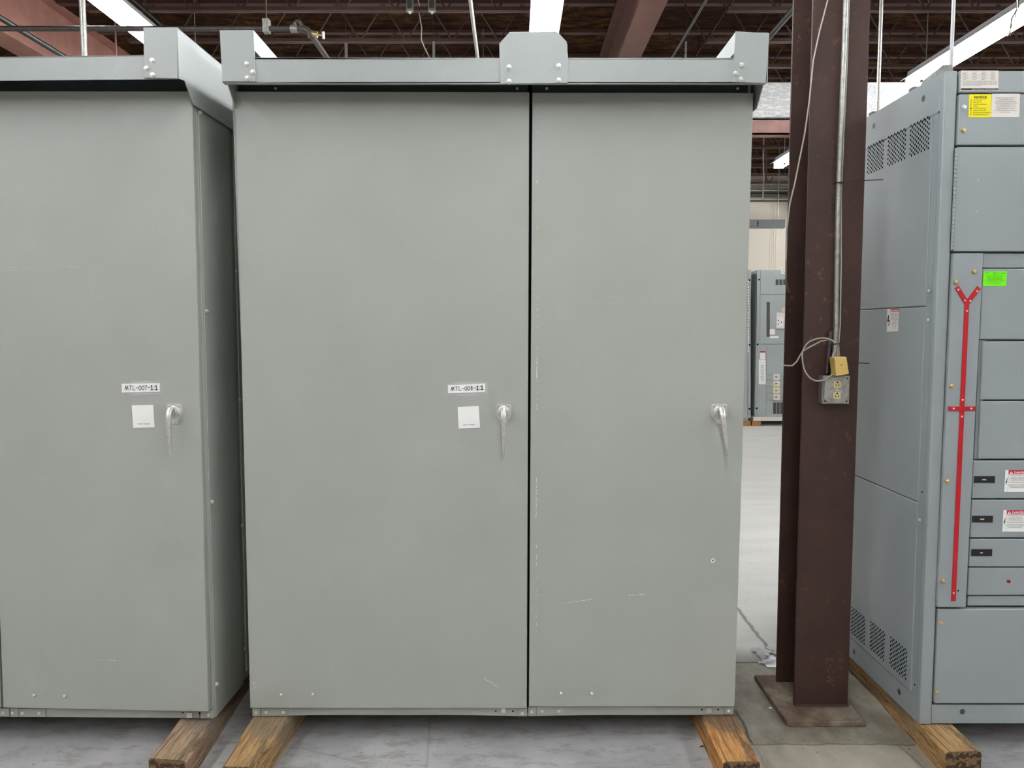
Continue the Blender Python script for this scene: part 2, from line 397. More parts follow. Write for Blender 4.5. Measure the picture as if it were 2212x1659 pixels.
# ---------------------------------------------------------------- overhead pipes, conduits, cables
def single(mb, name, loc, label, cat, group=None, **k): return tag(mb.build(name, loc=loc, **k), label, cat, group)
def run(px, py, dz, ya, yb, r, mat, name, label, cat='pipe', hang=True):
    d = ray(px, py); x = d.x / d.z * dz; z = CAMZ + dz
    m = MB().tube([(x, ya, z), (x, yb, z)], r, mat, 10)
    if hang:
        for y in (ya + .4, (ya + yb) / 2, yb - .4): m.tube([(x, y, z), (x, y, DECK)], .004, mat, 6)
    return single(m, name, (x, (ya + yb) / 2, z), label, cat, smooth=True)
run(6, 42, 2.3, 3.2, 12, .022, 'black', 'iron_pipe', 'dark pipe slanting across the pinkish girder at top left')
run(318, 28, 2.55, 5, 14, .017, 'black', 'iron_pipe', 'thin dark pipe slanting just right of the left strip light')
run(1021, 40, 2.5, 3.5, 14, .016, 'galv', 'metal_conduit', 'thin galvanized conduit slanting above the middle cabinet, left of the bracket', 'conduit')
run(1683, 55, 2.4, 4, 14, .024, 'black', 'iron_pipe', 'black pipe slanting between the right end plate and the column')
run(1484, 70, 2.75, 4.5, 14, .012, 'black', 'black_cable', 'black cable run slanting through the joists right of the girder', 'cable')
# cross pipe with its valve and elbow
py_ = 5.0; a = WF.Y(640, 62, py_); zp = a.z
t = thing('air_pipe', (a.x, py_, zp), 'dark horizontal pipe with elbow and valve hanging behind the cabinets', 'pipe')
q = lambda px, p: WF.Y(px, p, py_) - Vector((a.x, py_, zp))
MB().tube([(-8, 0, 0), (0, 0, 0)], .0165, 'pipe', 12).build('pipe_run', t, smooth=True)
MB().tube([q(628, 62), q(643, 62)], .024, 'galv', 10).build('coupling', t, smooth=True)
MB().tube([q(643, 62), q(655, 62), q(664, 66), q(671, 74), q(674, 80)], .021, 'pipe', 12).build('elbow', t, smooth=True)
MB().tube([q(636, 58), q(636, 49), q(641, 45), q(648, 47), q(652, 56)], .01, 'pipe', 8).build('branch_tee', t, smooth=True)
v = MB().tube([q(672, 73), q(686, 75)], .02, 'yellowbrass', 10).tube([q(686, 75), q(696, 76)], .007, 'yellowbrass', 8)
v.tube([q(698, 69), q(699, 84)], .009, 'zinc', 8); v.build('valve', t, smooth=True)
p0 = q(674, 78); dd = Vector((0, 1, 0)); MB().tube([p0, p0 + Vector((.02, 3.5, -.02))], .018, 'pipe', 12).build('return_pipe', t, smooth=True)
for px in (576,):
    h = q(px, 62); MB().tube([h, h + Vector((0, 0, DECK - zp))], .005, 'primer', 6).box(h + Vector((-.02, -.024, -.026)), h + Vector((.02, .024, .055)), 'galv').build('pipe_hanger', t)
h = q(-500, 62); MB().tube([(h.x, 0, 0), (h.x, 0, DECK - zp)], .005, 'primer', 6).build('pipe_hanger', t)
p = WF.Y(180, 60, 4.2)
single(MB().tube([(p.x, 4.2, 0), (p.x, 4.2, DECK)], .0165, 'galv', 12), 'drop_conduit', (p.x, 4.2, 0), 'upright galvanized conduit crossing the horizontal pipe at top left', 'conduit', smooth=True)
# lamp hooks and loose wire over the middle cabinet
for (xa, xb, lab) in ((878, 893, 'small steel hanger bracket on the joist, left one of a pair'), (925, 941, 'small steel hanger bracket on the joist, right one of a pair')):
    a = WF.Y(xa, 25, 7.2); b = WF.Y(xb, -14, 7.2)
    m = MB().box((a.x, 7.18, a.z), (b.x, 7.22, b.z + .12), 'galv').box((a.x + .012, 7.17, a.z + .02), (b.x - .012, 7.181, b.z), 'pipe').bolt(((a.x + b.x) / 2, 7.2, a.z), (0, 0, -1), .014)
    single(m, 'hanger_bracket', (a.x, 7.2, a.z), lab, 'bracket')
pts = [WF.Y(x, y, 7.6) for x, y in ((903, 0), (906, 10), (905, 25), (911, 60), (910, 85), (918, 105), (928, 124))]
single(MB().tube([pts[0] + Vector((0, 0, .3))] + pts, .006, 'cable', 6), 'loose_wire', tuple(pts[0]), 'pale loose wire dangling from the ceiling above the middle cabinet', 'wire', smooth=True)
for px, ya, yb, lab in ((748, 93, 125, 'short pale strap hanging above the middle cabinet, left of the loose wire'),
                    (937, 90, 126, 'short pale strap hanging above the middle cabinet, beside the loose wire'),
                    (1481, 90, 124, 'short pale strap hanging right of the brown girder')):
    a = WF.Y(px - 2.5, yb + 20, 8.0); b = WF.Y(px + 2.5, ya, 8.0)
    single(MB().box((a.x, 7.99, a.z), (b.x, 8.01, b.z), 'galv').tube([(a.x + .01, 8, b.z), (a.x + .01, 8, DECK)], .004, 'joist', 6), 'hanging_strap', (a.x, 8, a.z), lab, 'strap')
# right-hand verticals
a = WF.Y(1901, 92, 5.2); b = WF.Y(1893, 250, 5.2)
single(MB().tube([(a.x, 5.2, DECK), tuple(a), (b.x, 5.2, .0)], .012, 'galv', 8), 'drop_conduit', (b.x, 5.2, 0), 'pale upright conduit in front of the foil duct, right of the column', 'conduit', smooth=True)
a = WF.Y(2056, 106, 3.5)
single(MB().tube([(a.x, 3.5, 2.2), (a.x, 3.5, DECK)], .008, 'whitemetal', 8), 'hanger_rod', (a.x, 3.5, 2.2), 'white rod standing in front of the right strip light', 'rod', smooth=True)
w = MB()
for o_ in (0, .012): w.tube([WF.Y(2196 + o_ * 300, -60, 5.9), WF.Y(2197 + o_ * 300, 14, 5.9), WF.Y(2194 - o_ * 700, 40, 5.9), WF.Y(2175 + o_ * 500, 78, 5.9)], .006, 'black' if o_ else 'cable', 6)
single(w, 'lamp_cord', tuple(WF.Y(2196, 20, 5.9)), 'thin cord hanging down to the right strip light', 'cord', smooth=True)
# foil wrapped duct and the beam below it
y = 7.0; z0 = WF.Y(1660, 255, y).z; z1 = WF.Y(1660, 176, y).z; zb = WF.Y(1660, 290, y).z
d = MB().box((-4, y, z0), (9, y + .56, z1), 'foil')
for sx in (1.6, 3.58, 5.1): d.box((sx, y - .006, z0 - .006), (sx + .05, y + .566, z1 + .006), 'foil')
single(d, 'insulated_duct', (2, y, z0), 'white foil-wrapped duct running behind the brown column', 'duct', bevel=.03)
M['pink'] = brown('lit_beam_primer', (158, 122, 114), .1, .1)  # brown primer paled, the light on the beam put into its colour
b = MB().box((-4, y, zb), (9, y + .02, z0 - .005), 'pink').box((-4, y, zb), (9, y + .12, zb + .012), 'pink').box((-4, y, z0 - .017), (9, y + .12, z0 - .005), 'pink')
for hx, w_ in ((-3.5, 'left'), (2.95, 'middle'), (6.5, 'right')): single(MB().tube([(hx, y - .01, zb + .01), (hx, y - .01, DECK)], .008, 'primer', 6), 'hanger_rod', (hx, y - .01, zb), 'thin rod hanging the beam of the foil duct, %s one of three' % w_, 'rod')
single(b, 'support_beam', (2, y, zb), 'pinkish brown beam running right below the foil duct', 'beam')
# far wall services
def hpipe(py, r, Y, mat, lab, x0=2, x1=9):
    p = WF.Y(1650, py, Y); m = MB().tube([(x0, Y, p.z), (x1, Y, p.z)], r, mat, 10)
    for x in (x0 + .3, x1 - .3): m.box((x - .02, Y, p.z - .02), (x + .02, YF, p.z + .02), mat)
    single(m, 'wall_pipe', (x0, Y, p.z), lab, 'pipe', smooth=True)
hpipe(411, .035, 16.4, 'galv', 'bright metal pipe along the far cream wall, upper of two thick ones')
hpipe(421, .055, 16.4, 'pipe', 'thick dark pipe along the far cream wall')
hpipe(434, .018, 16.5, 'pipe', 'thin dark pipe along the far cream wall, lowest of three')
hpipe(391, .012, 16.55, 'galv', 'thin pipe high on the far cream wall under the roof')
a = WF.Y(1625, 492, 14); b = WF.Y(1700, 474, 14)
m = MB().box((4.0, 14, a.z), (b.x - .03, 14.12, b.z), 'gray_far')
for k in range(3): m.disc((WF.Y(1637, 479 + 4 * k, 13.998)), (0, -1, 0), .014, 'hole', 8)
for x in (4.1, 4.8): m.tube([(x, 14.06, b.z), (x, 14.06, DECK)], .006, 'galv', 6)
single(m, 'busway', (4.5, 14, a.z), 'flat grey busway hanging across the far cream wall', 'busway')
for x, y0, y1, mat, lab in ((1649, 340, 432, 'cable', 'pale hanging cable in front of the far wall pipes'), (1655, 345, 395, 'primer', 'brown hanging cable in front of the far wall pipes')):
    a = WF.Y(x, y0, 13.0); b = WF.Y(x - 1, y1, 13.0)
    single(MB().tube([(a.x, 13, DECK), tuple(a), tuple((a + b) / 2 + Vector((.01, 0, 0))), tuple(b)], .012, mat, 6), 'hanging_cable', tuple(b), lab, 'cable', smooth=True)
# ================================================================ the two large grey cabinets
HF = -.105                         # hood front, from the door face
def escutcheon_handle(c, tilt, parent):
    """cast plate with boss and a drooping ridged lever; c = pivot on the door face"""
    m = MB(); cx, cy, cz = c; w = .0265
    out = [(-w + .004, .0235), (w - .004, .0235), (w, .0195), (w, -.012), (w * .82, -.024), (w * .45, -.033), (w * .4, -.044), (-w * .4, -.044), (-w * .45, -.033), (-w * .82, -.024), (-w, -.012), (-w, .0195)]
    m.prism([(cx + a, cy, cz + b + .003) for a, b in out], (0, -.004, 0), 'chrome')
    m.tube([(cx, cy - .003, cz), (cx, cy - .008, cz), (cx, cy - .010, cz)], [.021, .020, .017], 'chrome', 24)
    m.tube([(cx, cy - .008, cz), (cx, cy - .022, cz)], [.0145, .012], 'chrome', 20)
    for sx in (-1, 1):
        m.tube([(cx + sx * .0185, cy - .003, cz + .019), (cx + sx * .0185, cy - .007, cz + .019)], [.0048, .0035], 'zinc', 10)
        m.box((cx + sx * .0185 - .003, cy - .0074, cz + .0184), (cx + sx * .0185 + .003, cy - .0068, cz + .0196), 'hole')
    m.tube([(cx - .002, cy - .003, cz - .033), (cx - .002, cy - .007, cz - .033)], [.0048, .0035], 'zinc', 10)
    path = [(0, -.016, .010, .0085), (0, -.030, .012, .009), (0, -.040, .004, .009), (0, -.044, -.016, .0088), (0, -.044, -.05, .0075), (0, -.041, -.09, .0062), (0, -.035, -.125, .0052), (0, -.030, -.142, .005), (0, -.029, -.146, .003)]
    rot = Matrix.Rotation(tilt, 3, 'Y'); rings = []
    for i, (x, y, z, r) in enumerate(path):
        nx = path[min(i + 1, len(path) - 1)]; pv = path[max(i - 1, 0)]
        t = Vector((0, nx[1] - pv[1], nx[2] - pv[2])).normalized(); nrm = Vector((1, 0, 0)).cross(t)  # lies in YZ
        ring = [Vector((x, y, z)) + Vector((1, 0, 0)) * a * r + nrm * b * r for a, b in ((-1, .15), (-.75, .55), (-.12, .9), (0, .78), (.12, .9), (.75, .55), (1, .15), (.9, -.5), (.4, -.75), (-.4, -.75), (-.9, -.5))]
        rings.append([rot @ v + Vector((cx, cy, cz)) for v in ring])
    m.loft(rings, 'chrome')
    return m.build('handle', parent, smooth=True)
def channel(fr, xo, xi, zt, zb, yf, yr, parent, inner_drop=.06):
    """raised lifting channel along the cabinet side: outer sheet with the swept lower front, top, inner lip"""
    s = 1 if xo > xi else -1; th = .003 * s
    m = MB()
    side = [(yf, zt), (yf, zb), (yf + .04, zb + .006), (yf + .10, zb - .05), (yr, zb - .05), (yr, zt)]
    m.prism([(xo, a, b) for a, b in side], (-th, 0, 0), 'gray_light')
    m.box((min(xo, xi), yf, zt - .003), (max(xo, xi), yr, zt), 'gray_light')
    m.box((min(xi, xi + th), yf, zt - inner_drop), (max(xi, xi + th), yr, zt - .003), 'gray_light')
    return m.build('lifting_channel', parent)
def front_plate(fr, pts, bolts, parent, y, th=.005, mat='gray_light'):
    m = MB().prism([fr.Y(px, py, y) for px, py in pts], (0, -th, 0), mat)
    o = m.build('end_plate', parent, bevel=.0015)
    for px, py in bolts:
        MB().bolt(fr.Y(px, py, y - th), (0, -1, 0), .0065).build('hex_bolt', o, smooth=True)
    return o
def quad_door(fr, c, y0, y1, mat):
    """c: four pixel corners tl tr br bl of the front face"""
    p = [fr.Y(px, py, y0) for px, py in c]; o = [v + Vector((0, y1 - y0, 0)) for v in p]
    return MB().hexa([p[3], p[2], p[1], p[0], o[3], o[2], o[1], o[0]], mat)
STROKES = {'M': [[(0, 0), (.28, 1), (.45, .1), (.75, .98), (.95, .02)]], 'T': [[(0, .96), (.8, 1)], [(.38, .98), (.36, 0)]],
 'L': [[(.1, 1), (.05, .05), (.7, 0)]], '-': [[(.1, .5), (.6, .52)]], ':': [[(.08, .74), (.3, .74)], [(.08, .14), (.3, .14)]],
 '0': [[(.35, 1), (.08, .75), (.02, .35), (.2, .02), (.5, .05), (.68, .4), (.62, .8), (.35, 1)]],
 '7': [[(0, .95), (.6, .98), (.35, .5), (.28, 0)]], '8': [[(.35, 1), (.1, .8), (.35, .52), (.55, .22), (.32, 0), (.1, .2), (.35, .52), (.55, .78), (.35, 1)]],
 '1': [[(.05, .8), (.35, 1), (.33, .02)], [(.0, 0), (.7, .02)], [(.36, 1), (.35, .02)]]}
def handwriting(m, s, o, ux, uz, h, total, w, mat='ink'):
    ad = {'M': 1.15, 'T': .95, 'L': .85, '-': .75, ':': .42, '0': .8, '7': .8, '8': .8, '1': .8}; L = sum(ad[c] for c in s); k = total / L; x = 0
    for c in s:
        for st in STROKES[c]: m.stroke([o + ux * (x + a * min(k * .95, k)) + uz * b * h for a, b in st], w * (1.4 if c == '1' else 1), mat)
        x += ad[c] * k
def quad_label(fr, parent, name, corners, y, mat, label=None):
    p = [fr.Y(px, py, y) for px, py in corners]   # tl tr br bl
    m = MB().prism([p[0], p[1], p[2], p[3]], (0, -.0004, 0), mat)
    ux = (p[1] - p[0]); W_ = ux.length; ux = ux.normalized(); uz = (p[0] - p[3]); H_ = uz.length; uz = uz.normalized()
    return m, p[3] + Vector((0, -.0008, 0)), ux, uz, W_, H_
def name_tag(fr, door, corners, y, txt, tapes):
    tp = MB()
    for i, c in enumerate(tapes): tp.face([fr.Y(px, py, y - .0002 - .0002 * i) for px, py in c], 'tape')
    tp.build('clear_tape', door)
    m, o, ux, uz, w, h = quad_label(fr, door, 'x', corners, y - .0012, 'white')
    handwriting(m, txt, o + ux * w * .08 + uz * h * .26, ux, uz, h * .5, w * .88, .0017)
    m.build('paper_name_tag', door)
def asset_label(fr, door, corners, y, txt):
    m, o, ux, uz, w, h = quad_label(fr, door, 'x', corners, y, 'white')
    m.text(txt, o + ux * w * .22 + uz * h * .13, h * .065, 'inkgray', ux, uz, width=w * .56)
    m.build('asset_label', door)
def residue(fr, door, y, segs, mat='residue', name='tape_residue', w=.003):
    m = MB(); rnd = random.Random(7)
    for (x0, y0, x1, y1, dens) in segs:
        n = max(2, int(math.hypot(x1 - x0, y1 - y0) / 3))
        for i in range(n):
            if rnd.random() > dens: continue
            a, b = i / n, (i + rnd.uniform(.5, 1.1)) / n; j = lambda: rnd.uniform(-.7, .7)
            m.stroke([fr.Y(x0 + (x1 - x0) * a + j(), y0 + (y1 - y0) * a + j(), y), fr.Y(x0 + (x1 - x0) * b + j(), y0 + (y1 - y0) * b + j(), y)], w * rnd.uniform(.3, 1), mat)
    if m.v: tag(m.build(name, door), kind='stuff')
# ---- middle cabinet (front frame plane = local y .022, door face = 0)
YM = 2.588; frM = Frame((0, YM, .089)); DEP = .93
cab = thing('electrical_cabinet', (0, YM, .089), 'wide two-door grey steel cabinet in the centre, on timber blocks', 'electrical cabinet')
xl = frM.Y(512, 700, .02).x; xr = frM.Y(1611, 700, .02).x; zt = frM.Y(800, 126, HF).z; xc = frM.Y(1143, 800, .02).x
bl = frM.Y(549, 1546, .022).x; br = frM.Y(1583, 1544, .022).x
MB().hexa([(bl, .024, .0), (br, .024, .0), (xr + .004, .024, zt - .004), (xl, .024, zt - .004), (bl, DEP, .0), (br, DEP, 0), (xr + .004, DEP, zt - .004), (xl, DEP, zt - .004)], 'gray').build('body', cab, bevel=.003)
d1 = quad_door(frM, [(507, 197), (1143.5, 198.5), (1138, 1530.5), (540, 1530)], 0, .021, 'gray').build('door', cab, bevel=.003, seg=3)
d2 = quad_door(frM, [(1150, 199.5), (1628, 200), (1587, 1527), (1142.5, 1526.5)], 0, .021, 'gray').build('door', cab, bevel=.003, seg=3)
MB().box((frM.Y(1139, 800, .0205).x, .0212, .01), (frM.Y(1148, 800, .0205).x, .0236, zt - .03), 'hole').build('door_gap_shade', cab)  # black strip painting the shade inside the gap between the doors
for d, bs in ((d1, ((608, 1500), (676, 1499))), (d2, ((1212, 1496.5), (1279, 1497)))):
    for b in bs: MB().bolt(frM.Y(*b, 0), (0, -1, 0), .0055, washer=False).build('hex_bolt', d, smooth=True)
escutcheon_handle(frM.Y(1088, 889, 0), R(0), d1)
escutcheon_handle(frM.Y(1553, 889, 0), R(-9), d2)
name_tag(frM, d1, [(967.5, 832), (1048, 828.5), (1048, 847), (968, 849.5)], -.0003, 'MTL-008-1:1',
         [[(963, 827), (975, 827), (976, 853), (965, 854)], [(981, 825), (1040, 826), (1033, 855), (981, 856)], [(1042, 824), (1053.5, 824.5), (1055, 849), (1044, 849)]])
asset_label(frM, d1, [(988.5, 879), (1034, 877), (1037, 923.5), (991, 926)], -.0005, 'MAP: 044841')
residue(frM, d2, -.0003, [(1251, 654, 1415, 654, .85), (1250, 660, 1248, 795, .55), (1424, 662, 1424, 780, .5), (1246, 793, 1425, 793, .4), (1435, 640, 1431, 649, 1)], w=.0016)
residue(frM, d2, -.0003, [(1161, 205, 1160, 520, .12), (1160.5, 600, 1160, 900, .3), (1160, 780, 1159, 815, 1), (1159, 1030, 1158, 1120, .9), (1159, 1150, 1158, 1420, .22), (1220, 1303, 1283, 1294, .7), (1355, 1286, 1392, 1284, .5)], 'scratch', 'scratch', .0022)
residue(frM, d1, -.0003, [(1045, 1466, 1065, 1476, .8), (1068, 1480, 1090, 1490, .3), (543, 1440, 546, 1436, 1), (538, 1430, 552, 1490, .3), (1128, 1518, 1133, 1520, 1)], 'scratch', 'scratch', .002)
c = frM.Y(1540, 1211, -.0003)
ch = MB().face([c + Vector(v) for v in ((-.008, 0, -.002), (-.003, 0, -.008), (.003, 0, -.007), (.009, 0, 0), (.006, 0, .006), (.001, 0, .009), (-.005, 0, .006))], 'scratch')
ch.face([c + Vector((a, -.0002, b)) for a, b in ((-.003, 0), (0, -.004), (.003, 0), (.003, .005), (0, .002), (-.002, .005))], 'pipe'); ch.build('paint_chip', d2)
# hood
band = MB()
for a, b, y0a, y0b, y1a, y1b in ((481, 1150, 124.0, 128.5, 178, 182), (1150, 1653, 127.5, 126.6, 182, 179)):
    p = [frM.Y(a, y0a, HF), frM.Y(b, y0b, HF), frM.Y(b, y1b, HF), frM.Y(a, y1a, HF)]
    if a == 1150: xa_, xb_ = p[0].x, max(p[1].x, 0)
    band.prism(p, (0, .003, 0), 'gray_light')
hx0, hx1 = frM.Y(481, 160, HF).x, frM.Y(1656, 160, HF).x
band.build('hood_front', cab)
MB().box((hx0, HF, zt - .003), (hx1, DEP + .02, zt + .001), 'gray_light').build('hood_top', cab)
bm = MB().box((hx0, HF, frM.Y(800, 179.5, HF).z), (hx1, HF + .018, frM.Y(800, 179.5, HF).z + .003), 'gray'); bm.build('hood_lip', cab)
ztop = frM.Y(515, 66, HF).z; zbot = frM.Y(600, 179, HF).z
front_plate(frM, [(475.5, 66.5), (548.5, 66), (553.5, 177.5), (481, 177)], [(533, 138), (546, 155.6), (534.6, 168.3)], cab, HF)
front_plate(frM, [(1101, 70), (1203, 69), (1224, 91), (1227, 125), (1226, 180.5), (1080.5, 182.5), (1078.5, 95)], [(1099.5, 145), (1099.5, 176), (1206.7, 142.5), (1206.7, 172.8)], cab, HF)
front_plate(frM, [(1588, 68.5), (1661, 73), (1653, 180.5), (1581, 178.5)], [(1602, 141), (1588.5, 159), (1600.6, 171.8)], cab, HF)
channel(frM, hx0, frM.Y(548.5, 66, HF).x, ztop, zbot, HF, DEP, cab)
channel(frM, hx1 + .004, frM.Y(1588, 66, HF).x, ztop - .006, zbot, HF, DEP, cab)
a, b = frM.Y(1079, 96, HF).x, frM.Y(1226, 96, HF).x
m = MB()
for x in (a, b - .003):
    m.box((x, HF + .004, zt), (x + .003, DEP, zt + .045), 'gray_light')
    m.build('lifting_channel', cab); m = MB()
M['header'] = simple('header_shade_paint', (44, 52, 54), .5)  # hood shadow painted in as a dark tone above the doors
MB().box((xl + .02, .0222, frM.Y(800, 196, .02).z - .02), (xr - .01, .0235, zt - .006), 'header').build('header_shade_panel', cab)
# header screws
for px in (1117, 1181, 596, 1593): MB().bolt(frM.Y(px, 196, .024) + Vector((0, 0, .006)), (0, -1, 0), .005).build('header_screw', cab)
# base rail, corner gussets
z = lambda px, py: frM.Y(px, py, .02)
rail = MB()
rail.prism([z(549, 1530), z(1139, 1528), z(1139, 1547), z(1000, 1544.5), z(860, 1540.5), z(720, 1544), z(549, 1547)], (0, .004, 0), 'gray')
rail.prism([z(1141, 1526), z(1584, 1527), z(1584, 1543), z(1450, 1543.5), z(1300, 1544), z(1141, 1547)], (0, .004, 0), 'gray')
for px, py in ((1071, 1536), (1108, 1536.5), (1516, 1533), (1551.5, 1533)): rail.disc(frM.Y(px, py, .0195), (0, -1, 0), .003, 'hole')
rail.build('base_rail', cab)
for x0, x1, y0, y1, bs in ((545, 562.5, 1530, 1546.5, (554,)), (564, 623, 1530, 1546.5, (575, 612)), (1120, 1138.5, 1532, 1547.5, (1128,)), (1141, 1158, 1527, 1547, (1149,)), (1159.5, 1218, 1526, 1544.5, (1171, 1207)), (1565, 1582, 1528, 1542.5, (1574,))):
    g = MB().prism([frM.Y(x0, y0, .016), frM.Y(x1, y0, .016), frM.Y(x1, y1, .016), frM.Y(x0, y1, .016)], (0, .004, 0), 'gray').build('base_gusset', cab, bevel=.001)
    for bx in bs: MB().bolt(frM.Y(bx, (y0 + y1) / 2 + 1, .016), (0, -1, 0), .0045).build('hex_bolt', g, smooth=True)
for x0, x1 in ((1083, 1092), (1526, 1537)):
    MB().prism([frM.Y(x0, 1530, .017), frM.Y(x1, 1530, .017), frM.Y(x1, 1540, .017), frM.Y(x0, 1540, .017)], (0, .002, 0), 'zinc').build('latch_clip', cab)
# ---- left cabinet, turned a little
pc = WF.Z(462, 1553, .089); AL = -.035
frL = Frame((pc.x, pc.y, .089), AL); DF = -.034   # body front = 0, door face = DF
cab = thing('electrical_cabinet', (pc.x, pc.y, .089), 'grey steel cabinet cut off at the left edge, tagged MTL-007', 'electrical cabinet', AL)
HL = DF + HF; ztl = frL.Y(200, 121, HL).z; XE = -1.95
ptop = frL.Y(430, 260, 0)
MB().box((XE, 0, 0), (0, .27, ztl - .004), 'gray').box((XE, .275, .0), (-.006, DEP, ztl - .004), 'gray').build('body', cab, bevel=.004)
for y0 in (.285,):
    sp = MB().box((-.008, .31, .03), (-.001, .60, ztl - .1), 'gray'); sp.box((-.008, .62, .25), (-.001, .9, ztl - .1), 'gray'); sp.build('side_panel', cab, bevel=.002)
MB().box((-.002, .012, .0), (.003, .262, ztl - .08), 'gray').build('side_panel', cab, bevel=.002)
for px, py in ((431, 243), (445, 672), (457, 1084), (467, 1478)): MB().bolt(frL.X(px, py, .003), (1, 0, 0), .0065).build('side_screw', cab, smooth=True)
for px, py in ((509, 585), (517, 864), (522, 1135), (528, 1402)): MB().bolt(frL.X(px, py, 0), (1, 0, 0), .005).build('side_screw', cab, smooth=True)
d1 = quad_door(frL, [(-40, 196), (414, 196.5), (450, 1538.5), (6, 1529.5)], DF, -.004, 'gray').build('door', cab, bevel=.004, seg=3)
quad_door(frL, [(-640, 200), (-47, 196), (1, 1529.5), (-600, 1520)], DF, -.004, 'gray').build('door', cab, bevel=.004, seg=3)
for b in ((75, 1500.5), (141, 1502)): MB().bolt(frL.Y(*b, DF), (0, -1, 0), .0055, washer=False).build('hex_bolt', d1, smooth=True)
escutcheon_handle(frL.Y(378, 889, DF), R(2), d1)
name_tag(frL, d1, [(263, 829), (345, 828), (345, 846), (263.5, 848)], DF - .0003, 'MTL-007-1:1',
         [[(257, 826), (268, 825), (270, 850), (263, 851)], [(282, 824), (330, 822), (336, 852), (277, 854)], [(338, 826), (349.5, 826), (352, 851), (340, 852)]])
asset_label(frL, d1, [(284.5, 875.5), (331, 874.5), (334, 923), (288, 924)], DF - .0005, 'MAP: 043642')
residue(frL, d1, DF - .0003, [(0, 578, 175, 577, .8), (8, 583, 50, 584, 1), (128, 573, 176, 575, .9), (180, 605, 186, 680, .5), (192, 602, 201, 642, 1), (12, 640, 14, 690, .3), (20, 719, 190, 718, .4), (168, 719, 188, 717, 1)], w=.0022)
residue(frL, d1, DF - .0003, [(205, 1425, 250, 1427, .3)], 'scratch', 'scratch', .0015)
MB().box((XE + .01, -.002, frL.Y(200, 196, 0).z - .02), (-.012, -.0005, ztl - .006), 'header').build('header_shade_panel', cab)  # dark sheet for the shade behind the left hood
band = MB().prism([frL.Y(-600, 131, HL), frL.Y(384, 118, HL), frL.Y(384, 170.5, HL), frL.Y(-600, 180, HL)], (0, .003, 0), 'gray_light'); band.build('hood_front', cab)
hr = frL.Y(384, 120, HL).x; MB().box((XE, HL, ztl - .003), (hr, DEP, ztl + .001), 'gray_light').build('hood_top', cab)
front_plate(frL, [(311, 60), (384, 60), (384, 170.5), (313, 169.5)], [(329, 131), (316.5, 148), (330, 162)], cab, HL)
zb_ = frL.Y(384, 170, HL).z; channel(frL, hr + .002, frL.Y(311, 60, HL).x, frL.Y(384, 60, HL).z, zb_, HL, DEP, cab)
zz = lambda px, py: frL.Y(px, py, -.006)
rail = MB().prism([zz(-500, 1520), zz(430, 1537), zz(430, 1551), zz(-500, 1545)], (0, .004, 0), 'gray')
for px, py in ((395, 1539.5), (431, 1540.5)): rail.disc(frL.Y(px, py, -.0065), (0, -1, 0), .003, 'hole')
rail.build('base_rail', cab)
for x0, x1, y0, y1, bs in ((1, 20, 1530, 1548, (7,)), (22, 39, 1530, 1549, (28,)), (40, 98, 1531, 1549, (49, 85)), (433, 461, 1536, 1552, (451,))):
    g = MB().prism([frL.Y(x0, y0, -.011), frL.Y(x1, y0, -.011), frL.Y(x1, y1, -.011), frL.Y(x0, y1, -.011)], (0, .004, 0), 'gray').build('base_gusset', cab, bevel=.001)
    for bx in bs: MB().bolt(frL.Y(bx, (y0 + y1) / 2 + .5, -.011), (0, -1, 0), .0045).build('hex_bolt', g, smooth=True)
MB().prism([frL.Y(403, 1540, -.012), frL.Y(415, 1540, -.012), frL.Y(415, 1551, -.012), frL.Y(403, 1551, -.012)], (0, .004, 0), 'zinc').build('latch_clip', cab)
# ================================================================ timber blocks
def block(corners, ztop, back, mat, label, cat='timber block', stamp=None):
    """corners: front-left-top, front-right-top pixels; runs back to depth"""
    a = WF.Z(*corners[0], ztop); b = WF.Z(*corners[1], ztop); a2 = WF.Z(*corners[2], ztop); b2 = WF.Z(*corners[3], ztop)
    def ext(p, q_): d = (q_ - p); return p + d * ((back - p.y) / d.y)
    A2, B2 = ext(a, a2), ext(b, b2); loc = Vector(((a.x + b.x) / 2, a.y, 0)); dn = Vector((0, 0, ztop))
    top = [a, b, B2, A2]; n = 14; m = MB(); rnd = random.Random(label); rings = []
    for i in range(n + 1):
        f = i / n; L_ = a.lerp(A2, f); R_ = b.lerp(B2, f); w = (R_ - L_); j = lambda s=.0022: rnd.uniform(-s, s); c_ = .007
        ring = [L_ + w * 0 - dn, L_ + Vector((j(), 0, -c_)), L_ + w.normalized() * c_ + Vector((0, 0, j(.0008))), R_ - w.normalized() * (c_ + j(.004)) + Vector((0, 0, j(.0008))), R_ + Vector((j(), 0, -c_)), R_ - dn]
        rings.append([v - loc for v in ring])
    k = 6
    vs = [v for r in rings for v in r]; fs = []
    for i in range(n):
        for q_ in range(k): fs.append((i * k + q_, (i + 1) * k + q_, (i + 1) * k + (q_ + 1) % k, i * k + (q_ + 1) % k))
    m.add(vs, fs, mat); m.face([rings[0][q_] for q_ in range(k)], 'end'); m.face([rings[-1][q_] for q_ in range(k - 1, -1, -1)], 'end')
    if stamp:
        o = rings[0][1]; x0 = .03; y_ = -.002
        for (p, q_) in (((x0, -.012), (x0 + .062, -.012)), ((x0, -.012), (x0, -.06)), ((x0 + .062, -.012), (x0 + .062, -.06)), ((x0 + .042, -.012), (x0 + .042, -.06))):
            m.stroke([o + Vector((p[0], y_, p[1])), o + Vector((q_[0], y_, q_[1]))], .0022, 'ink')
    o = m.build('timber_block', smooth=True); o.location = loc; return tag(o, label, cat, 'timber blocks carrying the near cabinets')
block([(322, 1637), (401, 1644), (390, 1549), (462, 1553)], .088, 3.5, 'wood3', 'greyish timber block with stamped end under the left cabinet', stamp=True)
